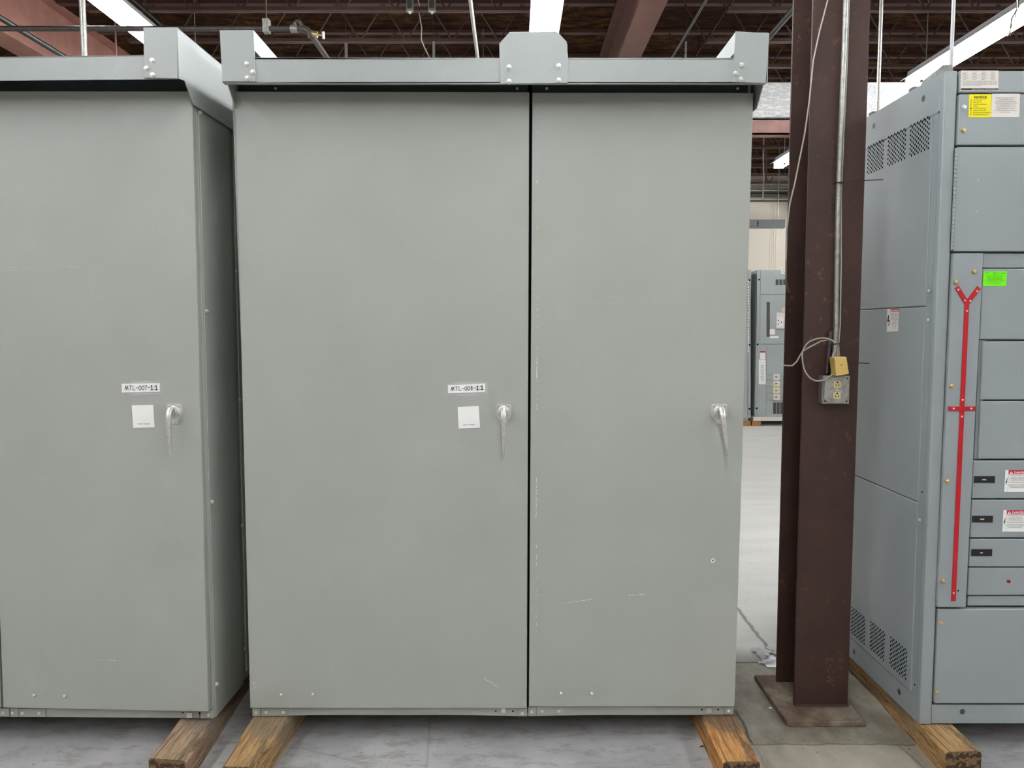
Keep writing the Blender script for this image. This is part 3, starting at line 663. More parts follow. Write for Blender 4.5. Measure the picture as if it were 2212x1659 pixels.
block([(479, 1655), (551, 1657), (545, 1548), (627, 1548)], .088, 3.5, 'wood', 'brown timber block under the left end of the middle cabinet')
block([(1562, 1645), (1641, 1644), (1514, 1543), (1590, 1543)], .088, 3.5, 'wood2', 'orange timber block with a knot under the right end of the middle cabinet')
block([(2044, 1624), (2121, 1622), (1990, 1566), (2062, 1566)], .088, 3.74, 'wood', 'weathered timber block under the corner of the right-hand switchboard')
# ================================================================ right-hand switchboard
pr = WF.Z(1987, 1566, .089); YR = pr.y; XS = pr.x - .001
frR = Frame((XS, YR, .089)); DR = 1.2; WR = .76
sw = thing('switchboard_cabinet', (XS, YR, .089), 'tall grey switchboard at the right edge with a red mimic bar', 'switchboard')
G = 'gray_cool'
zt = frR.Y(2060, 152, 0).z
# corner post with folded edge, body behind
MB().box((.004, .03, .002), (WR, DR, zt - .004), G).build('body', sw)
def fq(x0, y0, x1, y1, yy, dpt=.004, mat=G, x0b=None, x1b=None):
    """front rectangle given by pixel left/right/top/bottom; x0b/x1b = pixel x of the lower corners"""
    x0b = x0 if x0b is None else x0b; x1b = x1 if x1b is None else x1b
    p = [frR.Y(x0, y0, yy), frR.Y(x1, y0, yy), frR.Y(x1b, y1, yy), frR.Y(x0b, y1, yy)]
    if x1 >= 2400: p[1].x = p[2].x = .70; p[1].z = p[0].z; p[2].z = p[3].z
    return MB().prism(p, (0, dpt, 0), mat)
def xat(px0, py0, px1, py1):  # pixel x on a line at given py
    return lambda py: px0 + (px1 - px0) * (py - py0) / (py1 - py0)
E0 = xat(2037, 157, 1987, 1566)       # outer corner
xin = frR.Y(2013.5, 1540, 0).x          # post inner edge
MB().box((0, 0, 0), (xin, .028, zt), G).build('corner_post', sw, bevel=.006, seg=3)
MB().box((.702, 0, 0), (WR, .028, zt), G).build('corner_post', sw, bevel=.006, seg=3)
# side: rails, post and three panels on the x=0 plane
def side(pts, off, dpt, name, mat=G, bev=.0015):
    P_ = [frR.X(px, py, -off) for px, py in pts]
    return MB().prism(P_, (dpt, 0, 0), mat).build(name, sw, bevel=bev)
S0 = .028
zr = frR.X(1990, 232, 0).z   # underside of top rail
MB().box((0, S0, zt - .125), (.004, DR, zt), G).build('side_top_rail', sw, bevel=.002)
MB().box((0, S0, 0), (.004, DR, .085), G).build('side_bottom_rail', sw, bevel=.002)
yp = frR.X(2024, 500, 0).y
MB().box((.002, S0 + .001, .085), (.0045, .085, zt - .125), G).build('side_stile', sw)
ys = .062
zA = frR.X(1940, 665, -.002).z; zB = frR.X(1997, 1090, -.002).z
zTop = zt - .128; zBot = .088
zB2 = frR.X(1997, 1091, -.002).z
for za, zb in ((zA + .002, zTop), (zB2 + .002, zA - .002), (zBot, zB2 - .002)):
    MB().box((-.003, ys, za), (.003, DR - .03, zb), G).build('side_panel', sw, bevel=.002, seg=3)
def perf(x0, z0, yc, w, h, cols, rows):
    m = MB(); r = .0044
    for i in range(cols):
        for j in range(rows):
            m.disc((-.0034, yc - w / 2 + w * i / (cols - 1), z0 + h * (j + (.5 if i % 2 else 0)) / rows), (-1, 0, 0), r, 'hole', 10)
    return m.build('vent_holes', sw)
def zy(px, py): p = frR.X(px, py, -.0034); return p.y, p.z
for l, r_, py in ((1875, 1907, 338), (1919, 1955, 317), (1967, 2006, 294), (1839, 1868, 1350), (1880, 1910, 1383), (1923, 1958, 1420)):
    y0, _ = zy(r_, py); y1, _ = zy(l, py); _, zc0 = zy((l + r_) / 2, py)
    perf(0, zc0 - .054, (y0 + y1) / 2, y1 - y0, .112, 12, 7)
kn = MB()
for px, py in ((1994.5, 213), (1887.5, 272), (1942, 1494), (1845, 1408)): kn.disc(frR.X(px, py, -.0005), (-1, 0, 0), .011, 'pipe', 16)
kn.build('knockouts', sw)
for px, py in ((2009, 629), (2007, 691), (1989, 1123)): MB().bolt(frR.X(px, py, -.003), (-1, 0, 0), .0055, washer=False).build('side_screw', sw, smooth=True)
hl = MB()
for px, py in ((2028, 242), (1992, 1063), (1976, 1479)): hl.disc(frR.X(px, py, -.0035), (-1, 0, 0), .004, 'hole')
hl.build('screw_holes', sw)
# front: top cover, notice panel, hinged door ...
EI = lambda py: 2072 - 56 / 1317 * (py - 203)
def panel(name, y0, y1, l0=0, r0=2420, off=-.006, inset=0, left=None):
    lt, lb = (EI(y0) + 1 + l0, EI(y1) + 1 + l0) if left is None else (left(y0), left(y1))
    return fq(lt, y0, r0, y1, off, .03, x0b=lb).build(name, sw, bevel=.0035, seg=3)
fq(EI(153) - 2, 153, 2420, 200, 0, .03, x0b=EI(200)).build('top_cover', sw, bevel=.003)
pn = panel('notice_panel', 203, 313)
for px, py in ((2082, 232), (2081, 282)): MB().bolt(frR.Y(px, py, -.006), (0, -1, 0), .0065, 'zinc' if py < 250 else 'yellowbrass').build('hex_bolt', pn, smooth=True)
dr = panel('upper_door', 317, 543)
hg = MB()
for i in range(24):
    y0 = 320 + i * 9.2; a = frR.Y(EI(y0) - 1, y0, -.006); hg.tube([a, a + Vector((0, 0, -.0125))], .0048, G, 8)
hg.build('piano_hinge', dr, smooth=True)
sc_ = MB()
for px, py in ((2113, 389), (2110, 456)): sc_.disc(frR.Y(px, py, -.0065), (0, -1, 0), .003, 'yellowbrass')
sc_.build('screw_studs', dr)
ML = xat(2060, 547, 2026, 1313); MR = xat(2123, 547, 2086, 1313)
mp = fq(2060, 547, 2124.5, 1312, -.010, .03, x0b=2025, x1b=2086.5).build('mimic_panel', sw, bevel=.002)
for px, py in ((2104, 587), (2064, 610), (2055, 834), (2046, 1039), (2036, 1254)): MB().bolt(frR.Y(px, py, -.010), (0, -1, 0), .0065, 'yellowbrass').build('hex_bolt', mp, smooth=True)
bar = MB(); yb = -.0125
def strip(a, b, w):
    p, q_ = frR.Y(*a, -.010), frR.Y(*b, -.010); d = (q_ - p).normalized(); n_ = d.cross(Vector((0, 1, 0))).normalized() * w / 2
    bar.prism([p - n_, p + n_, q_ + n_, q_ - n_], (0, -.0028 - .00015 * (len(bar.v) // 8), 0), 'red')
strip((2088, 655), (2059, 1298), .0145); strip((2066, 620), (2089, 657), .0145); strip((2114, 621), (2087, 657), .0145); strip((2048, 882.5), (2107, 882.5), .0135)
bo = bar.build('mimic_bar', sw)
for px, py in ((2070, 626), (2111, 629), (2084.5, 649), (2096, 650), (2089, 672), (2079.5, 864), (2060, 882.5), (2098, 882.5), (2078, 900), (2060, 1281)):
    MB().tube([frR.Y(px, py, -.013), frR.Y(px, py, -.0155)], [.0035, .0022], 'zinc', 10).build('rivet', bo, smooth=True)
MB().disc(frR.Y(2070, 1276, -.0103), (0, -1, 0), .003, 'hole').build('screw_hole', mp)
# recess strip, breaker covers and doors right of the mimic panel
fq(2125, 548, 2420, 578, .006, .02, x0b=2122).build('recess_strip', sw)
L2 = xat(2122.5, 580, 2091, 1290)
c1 = panel('cover_panel', 580.5, 733, left=lambda p: L2(p) + .5, off=-.004)
c2 = panel('cover_panel', 737, 863.5, left=lambda p: L2(p) + 8, off=-.004)
c3 = panel('cover_panel', 866.5, 991.5, left=lambda p: L2(p) + 9, off=-.004)
fq(L2(735), 735, L2(735) + 14, 992, .004, .02, x0b=L2(992), x1b=L2(992) + 14).build('recess_strip', sw)
k1 = panel('breaker_cover', 995, 1077, left=lambda p: L2(p) - 1, off=-.004)
k2 = panel('breaker_cover', 1080, 1161.5, left=lambda p: L2(p) - 1, off=-.004)
k3 = panel('breaker_cover', 1164.5, 1224.5, left=lambda p: L2(p) - 1, off=-.004)
k4 = panel('cover_panel', 1226.5, 1286, left=lambda p: L2(p) - 1, off=-.001)
fq(L2(1288), 1287.5, 2420, 1308, .006, .02, x0b=L2(1308)).build('recess_strip', sw)
rg = MB(); c = frR.Y(2178.5, 1255.5, -.001)
rg.tube([c, c + Vector((0, -.004, 0))], [.0062, .005], 'red', 16).disc(c + Vector((0, -.0045, 0)), (0, -1, 0), .0022, 'hole'); rg.build('red_button', k4, smooth=True)
ld = fq(2027, 1316, 2420, 1520, -.006, .03, x0b=2019).build('lower_door', sw, bevel=.0035, seg=3)
for px, py in ((2032, 1345), (2024.5, 1495)): MB().bolt(frR.Y(px, py, -.006), (0, -1, 0), .006, 'yellowbrass').build('hex_bolt', ld, smooth=True)
br_ = fq(2013, 1523, 2420, 1563, 0, .03, x0b=2012).build('base_rail', sw, bevel=.002)
MB().disc(frR.Y(2079, 1537.5, -.0006), (0, -1, 0), .0095, 'pipe', 18).build('knockout', br_)
# stickers
def sticker(parent, name, x0, y0, x1, y1, yy, mat, dx=0, w=None):
    """axis aligned sticker; returns mesh builder and local helpers"""
    p = [frR.Y(x0, y0, yy), frR.Y(x1, y0, yy), frR.Y(x1 + dx, y1, yy), frR.Y(x0 + dx, y1, yy)]
    if w:
        p[1] = p[0] + (p[1] - p[0]) * w; p[2] = p[3] + (p[2] - p[3]) * w
    m = MB().prism(p, (0, -.0004, 0), mat); ux = (p[1] - p[0]); uz = p[0] - p[3]; o = p[3] + Vector((0, -.0007, 0))
    def T(s, u, v, h, ink='ink', width=None, align='LEFT', bold=0): m.text(s, o + ux * u + uz * v + Vector((0, -.0007, 0)), uz.length * h, ink, ux.normalized(), uz.normalized(), align, None if width is None else ux.length * width, bold)
    def Q(u0, v0, u1, v1, mt, k=0): m.face([o + ux * a + uz * b + Vector((0, -.0002 * k, 0)) for a, b in ((u0, v0), (u1, v0), (u1, v1), (u0, v1))], mt)
    def P2(pts, mt, k=0): m.face([o + ux * a + uz * b + Vector((0, -.0002 * k, 0)) for a, b in pts], mt)
    return m, T, Q, P2
m, T, Q, P2 = sticker(sw, 'r', 2075.5, 152.5, 2157, 195.5, -.0005, 'offwhite', dx=-1)
Q(0.01, 0.02, .995, .105, 'ink'); 
for r_, row in enumerate((('G.O. NO.', 'ITEM NO.', 'CATALOG NO.', 'DATE MFD'), ('VOLTS AC', 'VOLTS MAX', 'PHASE', 'WIRE'), ('HZ', 'TYPE', 'AMPERES RATING', 'REF'))):
    for c_, s_ in enumerate(row):
        T(s_, .04 + .245 * c_, .9 - .15 * r_, .042, 'inkgray', width=.15); T(('4800', '0200', '60', '3W')[(c_ + r_) % 4], .06 + .245 * c_, .83 - .15 * r_, .045, 'inkgray', width=.08)
    Q(.02, .80 - .15 * r_, .98, .803 - .15 * r_, 'inkgray', 1)
for i in range(5): T('MAX SHORT CIRCUIT RATING SYMMETRICAL AMPERES AT RATED VOLTAGE', .05, .44 - .052 * i, .032, 'inkgray', width=.9 if i < 4 else .45)
T('ELECTRICAL EQUIPMENT', .3, .035, .05, 'offwhite', width=.66)
m.build('rating_label', sw)
m, T, Q, P2 = sticker(pn, 'y', 2093.5, 203.6, 2141.5, 253.5, -.0065, 'yellow', dx=-1.5)
T('NOTICE', .5, .82, .10, 'ink', width=.56, align='CENTER', bold=.02)
for i, s_ in enumerate(('FLOOR PLATE', 'BUS SPLICE', 'ASSEMBLY HARDWARE', 'STATUS', 'INSTRUCTION BOOK', 'SEISMIC HARDWARE', 'BATTERY PACK & ADAPTER', 'LIFTING BRACKET KIT')):
    v = .74 - .089 * i; T(s_, .19, v - .02, .048, 'ink', width=min(.78, .036 * len(s_)))
    if i == 4: Q(.065, v - .03, .125, v + .03, 'ink')
    else:
        for a in ((.065, v - .03, .125, v - .022), (.065, v + .022, .125, v + .03), (.065, v - .03, .073, v + .03), (.117, v - .03, .125, v + .03)): Q(*a, 'ink')
m.build('notice_sticker', pn)
m, T, Q, P2 = sticker(pn, 'w', 2142.5, 202.5, 2203.5, 253, -.0066, 'offwhite', dx=-2)
for i, (s_, w_) in enumerate((('MAXIMUM CONTINUOUS LOADS NOT TO', .74), ('EXCEED 80 PERCENT OF THE', .5), ('OVERCURRENT DEVICE (CIRCUIT BREAKER', .74), ('AND FUSES) RATINGS EMPLOYED IN OTHER', .78), ('THAN MOTOR CIRCUITS, EXCEPT FOR', .68), ('THOSE CIRCUITS EMPLOYING CIRCUIT', .68), ('BREAKERS MARKED AS SUITABLE FOR', .66), ('CONTINUOUS OPERATION AT 100 PERCENT', .78), ('OF THEIR RATINGS', .34))):
    T(s_, .5, .8 - .077 * i, .042, 'inkgray', width=w_, align='CENTER')
m.build('load_sticker', pn)
m, T, Q, P2 = sticker(c1, 'g', 2124.5, 586, 2175, 618, -.0045, 'green', dx=-1.5)
T('STATE OF', .05, .9, .05, 'inkgreen', width=.2); T('INSPECTION', .05, .83, .05, 'inkgreen', width=.16); T('NO. 024290', .57, .82, .09, 'inkgreen', width=.36)
for k in range(12):
    a0, a1 = 2 * math.pi * k / 12, 2 * math.pi * (k + 1) / 12
    P2([(.48 + .06 * math.cos(a0), .85 + .09 * math.sin(a0)), (.48 + .06 * math.cos(a1), .85 + .09 * math.sin(a1)), (.48 + .045 * math.cos(a1), .85 + .068 * math.sin(a1)), (.48 + .045 * math.cos(a0), .85 + .068 * math.sin(a0))], 'inkgreen')
for i, (s_, w_) in enumerate((('ELECTRIC EQUIPMENT FIELD EVALUATION', .74), ('INSPECTED, TESTED AND ACCEPTED', .66), ('THIS LABEL MUST NOT BE REMOVED FROM', .7), ('THE EQUIPMENT EVALUATED HERE', .6))): T(s_, .48, .67 - .09 * i, .055, 'inkgreen', width=w_, align='CENTER')
rn = random.Random(3)
for r_, (u0, u1) in enumerate(((.06, .92), (.1, .8), (.12, .78))):
    u = u0
    while u < u1:
        w_ = rn.uniform(.02, .05); v = .34 - .12 * r_ ; 
        for (ua, va, ub, vb) in ((u, v, u + w_ * .4, v + .07), (u + w_ * .4, v + .07, u + w_, v + .01)):
            P2([(ua, va), (ub, vb), (ub, vb + .018), (ua, va + .018)], 'inkgreen')
        u += w_ + (.04 if rn.random() < .2 else .005)
m.build('inspection_sticker', c1)
def danger(parent, x0, y0, x1, y1, yy, dx, full):
    m, T, Q, P2 = sticker(parent, 'd', x0, y0, x1, y1, yy, 'white', dx=dx)
    Q(.16, .81, 1, 1, 'dangerred')
    P2([(.19, .83), (.36, .83), (.275, .975)], 'white', 1); P2([(.265, .87), (.285, .87), (.292, .945), (.258, .945)], 'ink', 2)
    T('DANGER', .39, .84, .11, 'white', width=.54, bold=.02) 
    for a in ((.152, 0, .158, 1), (.16, .485, .99, .49)): Q(*a, 'ink')
    P2([(.09, .62), (.125, .63), (.075, .50), (.12, .52), (.06, .32), (.045, .40), (.075, .44), (.03, .43)], 'ink', 1)
    for i, (s_, w_) in enumerate((('RISK OF ELECTRICAL SHOCK', .74), ('THIS DEVICE DOES NOT', .6), ('DISCONNECT CONTROL AND', .74), ('INSTRUMENT CIRCUITS.', .6), ("RISQUE D'ELECTROCUTION", .74), ('CE DISPOSITIF NE COUPE PAS', .78), ('LES CIRCUITS DE COMMANDE', .76), ("OU D'INSTRUMENTATION.", .64))):
        T(s_, .57, (.745, .66, .595, .53, .41, .31, .245, .18)[i], .042, 'ink', width=w_, align='CENTER')
    m.build('danger_label', parent)
danger(k1, 2171.5, 1015.5, 2219, 1062.5, -.0045, -2.5, True)
danger(k2, 2167.5, 1102, 2214.5, 1148.5, -.0045, -2.5, True)
for par, x0, y0, x1, y1, s_ in ((k1, 2104, 1028.5, 2149.5, 1043, 'SPARE'), (k2, 2100, 1114, 2145, 1128.5, 'SPARE'), (k3, 2098.5, 1186.5, 2143.5, 1201, 'SPD')):
    m, T, Q, P2 = sticker(par, 't', x0, y0, x1, y1, -.0055, 'black', dx=-.7); T(s_, .48, .4, .2, 'white', width=.2 if len(s_) > 3 else .13, align='CENTER', bold=.02)
    m.build('name_plate', par)
# narrow warning label on the side panel
A_ = frR.X(1916.5, 667.5, -.0035); B_ = frR.X(1941.5, 667, -.0035); C_ = frR.X(1940, 715.5, -.0035); D_ = frR.X(1916, 716.5, -.0035)
m = MB().prism([A_, B_, C_, D_], (-.0004, 0, 0), 'offwhite'); ux = B_ - A_; uz = A_ - D_; o = D_ + Vector((-.0007, 0, 0))
qf = lambda pts, mt, k=0: m.face([o + ux * a + uz * b + Vector((-.0003 * k, 0, 0)) for a, b in pts], mt)
qf([(.3, .87), (1, .87), (1, 1), (.3, 1)], 'dangerred'); qf([(.34, .885), (.46, .885), (.4, .98)], 'white', 1)
m.text('DANGER', o + ux * .49 + uz * .895 + Vector((-.0003, 0, 0)), uz.length * .06, 'white', ux.normalized(), uz.normalized(), width=ux.length * .46, bold=.02)
qf([(.11, .72), (.19, .73), (.16, .5), (.26, .55), (.21, .32), (.25, .33), (.17, .25), (.13, .34), (.17, .33), (.17, .45), (.03, .42)], 'ink', 1)
for i, s_ in enumerate(('HAZARDOUS VOLTAGE', 'WILL SHOCK BURN', 'OR CAUSE DEATH', 'TENSION DANGEREUSE', 'RISQUE DE CHOC', 'BRULURES GRAVES', 'OU LA MORT', 'TURN OFF', 'POWER BEFORE', 'SERVICING', 'THIS UNIT', 'COUPER', 'COURANT')):
    m.text(s_, o + ux * .65 + uz * (.8 - .055 * i), uz.length * .03, 'ink', ux.normalized(), uz.normalized(), 'CENTER', width=ux.length * min(.62, .04 * len(s_)))
m.build('side_danger_label', sw)
# crumpled lifting bits on top
tp = MB().prism([frR.X(1984, 200, .008), frR.X(1992, 176, .008), frR.X(2037, 140, .008), frR.X(2042, 170, .008)], (.03, 0, 0), 'galv'); tp.build('lifting_eye_plate', sw)
for px, py in ((1886, 243), (1974, 192)):
    p = frR.X(px, py + 2, .03); MB().box((p.x - .01, p.y - .015, zt - .001), (p.x + .03, p.y + .015, zt + .022), 'pipe').build('top_clip', sw)
# ================================================================ steel column and what hangs on it
YC = 2.82; xa = WF.Y(1715, 1530, YC).x; xb = WF.Y(1831, 1530, YC).x; xm = (xa + xb) / 2
frC = Frame((xm, YC, 0)); col = thing('steel_column', (xm, YC, 0), 'dark brown steel H-column on a base plate between the cabinets', 'column')
hw = (xb - xa) / 2; t_ = .011
MB().box((-hw, 0, .02), (hw, t_, 4.12), 'brown').build('front_flange', col, bevel=.002)
MB().box((-hw, .195, .02), (hw, .195 + t_, 4.12), 'brown').build('rear_flange', col, bevel=.002)
MB().box((-.004, t_, .02), (.004, .195, 4.12), 'brown').build('web', col)
def plate_mat():
    t = NT('dirty_base_plate'); c = t.ramp(t.noise(7, 6, .7), [(.35, srgb(84, 58, 48)), (.5, srgb(112, 96, 82)), (.65, srgb(140, 130, 116))]); t.set(c, .8, 0, .3); t.bump(t.noise(40, 5), .4, .003); return t.m
M['plate'] = plate_mat()
bp = [WF.Z(1700, 1559, .02), WF.Z(1870, 1557, .02), WF.Z(1830, 1480, .02), WF.Z(1641, 1472, .02)]
bx0 = bp[0].x - xm; bx1 = bp[1].x - xm; by0 = bp[0].y - YC; by1 = bp[3].y - YC
MB().box((bx0, by0, 0), (bx1, max(by1, .26), .02), 'plate').build('base_plate', col, bevel=.003)
MB().tube([(-hw, -.003, .022), (hw, -.003, .022)], .006, 'brown', 8).build('weld_bead', col)
mk = MB(); ck = lambda px, py: frC.Y(px, py, -.0008)
def cm(x, y): return ck(1740 + x / 13.82, 1380 + y / 13.825)
M['chalk'] = simple('faded_yellow_chalk', (150, 116, 66), .9, 0, .1)
for st in ([(850, 1385), (610, 1240), (850, 1250), (640, 1125), (870, 1145)], [(620, 860), (670, 960), (750, 1030)], [(835, 940), (860, 980), (835, 1030)], [(735, 770), (735, 890)], [(645, 730), (625, 640), (650, 575), (690, 605)], [(730, 655), (765, 585), (800, 620), (830, 690)], [(720, 610), (730, 660)],
           [(945, 390), (1100, 465)], [(975, 605), (1000, 665), (1075, 700), (1105, 660), (1050, 600), (975, 605)], [(960, 810), (985, 850)], [(1030, 800), (1085, 820), (1100, 880), (1050, 935)]):
    mk.stroke([cm(*p) for p in st], .0012, 'chalk')
mk.build('chalk_marks', col)
# conduit down the flange
L_ = lambda pts, off: [WF.Y(px, py, YC - off) for px, py in pts]
pts = L_([(1828, -60), (1827, 0), (1822, 150), (1815, 300), (1811, 420), (1808, 560), (1806, 700), (1802, 790), (1800, 815)], .014)
cd = single(MB().tube([pts[0] + Vector((.02, 0, .9))] + pts, .0095, 'galv', 12), 'metal_conduit', tuple(pts[-1]), 'grey metal conduit strapped down the front of the brown column', 'conduit', smooth=True)
pts = L_([(1836, -40), (1834, 0), (1829, 150), (1822, 300), (1817, 420), (1817, 560), (1815, 700), (1811, 745), (1813, 772)], .012)
single(MB().tube([pts[0] + Vector((.02, 0, .9))] + pts, .003, 'cable', 8), 'thin_cable', tuple(pts[-1]), 'thin pale cable running beside the conduit down to the yellow box', 'cable', smooth=True)
pts = L_([(1796, -60), (1788, 0), (1770, 70), (1757, 130), (1748, 220), (1738, 290), (1728, 340), (1716, 400), (1706, 440), (1699, 500), (1698, 560)], .012) + L_([(1698, 605)], -.10) + L_([(1706, 640), (1722, 700)], -.23)
single(MB().tube([pts[0] + Vector((.05, 0, .6))] + pts, .0028, 'cable', 8), 'thin_cable', tuple(pts[-1]), 'loose pale wire wandering down the left edge of the brown column', 'cable', smooth=True)
z_ = lambda l, o: [WF.Y(1680 + x / 7.54, 680 + y / 7.54, YC - o) for x, y in l]
from_pts = z_([(90, 822), (165, 830), (240, 828), (310, 760), (365, 660), (410, 590), (530, 520), (700, 430), (830, 405), (900, 430), (950, 470), (975, 560), (975, 690)], .05)
single(MB().tube(from_pts, .0027, 'cable', 8), 'cable_tail', tuple(from_pts[0]), 'pale cable tail sticking out left of the column from the yellow box', 'cable', smooth=True)
lp = z_([(890, 690), (900, 640), (940, 570), (930, 470), (870, 410), (760, 378), (620, 395), (500, 450), (430, 540), (400, 640), (410, 800), (450, 930), (530, 1030), (640, 1078), (760, 1055), (850, 1000), (890, 965)], .058)
def smooth_path(p, n=4):
    out = []
    for i in range(len(p) - 1):
        a, b, c, d = p[max(i - 1, 0)], p[i], p[i + 1], p[min(i + 2, len(p) - 1)]
        for k in range(n):
            t = k / n; out.append(.5 * ((2 * b) + (c - a) * t + (2 * a - 5 * b + 4 * c - d) * t * t + (3 * b - a - 3 * c + d) * t ** 3))
    return out + [p[-1]]
single(MB().tube(smooth_path(lp), .0027, 'cable', 8), 'cable_loop', tuple(lp[0]), 'pale cable looped in a big ring left of the yellow box', 'cable', smooth=True)
tb = z_([(862, 270), (850, 420), (815, 720), (795, 950)], .012)
single(MB().tube(tb, [.0075, .0075, .006, .0055], 'pipe', 10), 'dark_tube', tuple(tb[-1]), 'short dark tube standing behind the cable loop above the outlet box', 'tube', smooth=True)
# yellow box
c4 = [WF.Y(1680 + x / 7.54, 680 + y / 7.54, YC - .085) for x, y in ((922, 695), (1122, 682), (1165, 965), (955, 1000))]
yb_ = thing('junction_box', tuple(c4[3]), 'small tilted yellow plastic box on the brown column above the outlet', 'junction box')
cen = (c4[0] + c4[1] + c4[2] + c4[3]) / 4
p = [v - c4[3] for v in c4]
bk = [v + Vector((0, .045, 0)) for v in p]
MB().hexa([p[3], p[2], p[1], p[0], bk[3], bk[2], bk[1], bk[0]], 'cream').build('box_body', yb_, bevel=.003, seg=3)
cc = cen - c4[3] + Vector((0, 0, .004)); MB().tube([cc, cc + Vector((0, -.0025, 0))], [.0034, .0026], 'yellowbrass', 12).box(cc + Vector((-.0028, -.003, -.0005)), cc + Vector((.0028, -.0024, .0005)), 'hole').build('screw', yb_, smooth=True)
# outlet box
ca = WF.Y(1680 + 735 / 7.54, 680 + 1455 / 7.54, YC - .05); cb = WF.Y(1680 + 1190 / 7.54, 680 + 995 / 7.54, YC - .05)
ob = thing('outlet_box', ((ca.x + cb.x) / 2, YC, ca.z), 'square metal outlet box with two sockets on the brown column', 'outlet box')
w2 = (cb.x - ca.x) / 2; hh = cb.z - ca.z
MB().box((-w2, -.040, 0), (w2, -.001, hh), 'galv').build('box_body', ob, bevel=.005, seg=3)
cp = MB(); e = .012; cs = .02
oct_ = [(-w2 + cs, e * .3), (w2 - cs, e * .3), (w2 - e * .6, cs), (w2 - e * .3, hh - cs), (w2 - cs, hh - e * .3), (-w2 + cs, hh - e * .3), (-w2 + e * .3, hh - cs), (-w2 + e * .3, cs)]
cp.prism([(a, -.040, b) for a, b in oct_], (0, -.011, 0), 'galv'); cp.box((-w2, -.043, 0), (w2, -.040, hh), 'galv')
cp.build('cover_plate', ob, bevel=.004, seg=3)
for k, fz in enumerate((.70, .31)):
    r = MB(); zc = hh * fz; rw = .0125
    out = []
    for i in range(20):
        a = 2 * math.pi * i / 20; out.append((max(-.0135, min(.0135, .0165 * math.cos(a))) , -.0505, zc + max(-.0128, min(.0128, .0165 * math.sin(a)))))
    r.prism(out, (0, -.0035, 0), 'recept')
    for sx in (-.0052, .0052): r.box((sx - .001, -.0545, zc - .007), (sx + .001, -.0541, zc + .001), 'hole')
    r.disc((0, -.0543, zc + .0075), (0, -1, 0), .0028, 'hole'); r.build('receptacle', ob, smooth=False)
MB().tube([(0, -.051, hh * .505), (0, -.053, hh * .505)], .0028, 'zinc', 10).build('screw', ob)
for sx, zz_ in ((-1, .010), (1, .010), (1, hh - .010)): MB().disc((sx * (w2 - .009), -.0434, zz_), (0, -1, 0), .0026, 'hole').build('screw_hole', ob)
# cable ties
def tie(pts, off, label, loop=None):
    p = [WF.Y(a, b, YC - off) for a, b in pts]; m = MB()
    for a, b in zip(p, p[1:]): m.prism([a + Vector((0, 0, .0015)), b + Vector((0, 0, .0015)), b - Vector((0, 0, .0015)), a - Vector((0, 0, .0015))], (0, .0012, 0), 'black')
    if loop:
        c = WF.Y(*loop, YC - off + .008); m.tube([c + Vector((-.016, 0, -.002)), c + Vector((-.01, -.014, 0)), c + Vector((.008, -.015, .001)), c + Vector((.016, 0, 0))], .002, 'black', 6)
    single(m, 'cable_tie', tuple(p[0]), label, 'cable tie')
tie([(1813, 395), (1850, 391), (1880, 389), (1908, 388)], .026, 'black cable tie round the conduit, its tail reaching over the switchboard', (1811, 396))
tie([(1832, 783), (1855, 784), (1878, 785)], .04, 'black cable tie tail sticking out right of the yellow box')
tie([(1771, 749), (1790, 746), (1806, 743)], .062, 'black cable tie holding the cable loop to the conduit', (1806, 743))
# ================================================================ litter on the floor
pl_ = WF.Z(1661, 1425, 0); m = MB(); rn = random.Random(11)
def wrap_mat():
    t = NT('clear_plastic_wrap'); t.set(srgb(235, 235, 235), .15); t.b.inputs['Alpha'].default_value = .55; return t.m
M['wrap'] = wrap_mat()
for k in range(16):
    c = Vector((rn.uniform(-.035, .03), rn.uniform(-.075, .09), rn.uniform(.003, .02))); a = rn.uniform(0, 3.1); l = rn.uniform(.015, .04); w = rn.uniform(.006, .016)
    d = Vector((math.cos(a), math.sin(a), rn.uniform(-.15, .15))) * l; q_ = Vector((-math.sin(a), math.cos(a), rn.uniform(-.3, .3))) * w
    m.prism([c - d - q_, c + d - q_ * .6, c + d * .8 + q_, c - d * .9 + q_ * 1.1], (0, 0, .001), 'wrap')
m.box((-.035, -.08, 0), (.03, .09, .003), 'wrap')
o = m.build('plastic_wrapper'); o.location = (pl_.x, pl_.y, .001); tag(o, 'crumpled clear plastic wrapper on the floor left of the column foot', 'litter')
def chip(px, py, s, label, mat='white'):
    p = WF.Z(px, py, 0); m = MB().prism([(-s, -.4 * s, 0), (-.2 * s, -.7 * s, 0), (s, -.2 * s, 0), (.8 * s, .5 * s, 0), (-.5 * s, .5 * s, 0)], (0, 0, .003), mat)
    o = m.build('floor_chip'); o.location = (p.x, p.y, .0005); tag(o, label, 'litter')
chip(1664, 1530, .007, 'small white chip on the floor left of the column base plate')
chip(1516, 1613, .006, 'small dark lump on the floor beside the orange timber block', 'pipe')
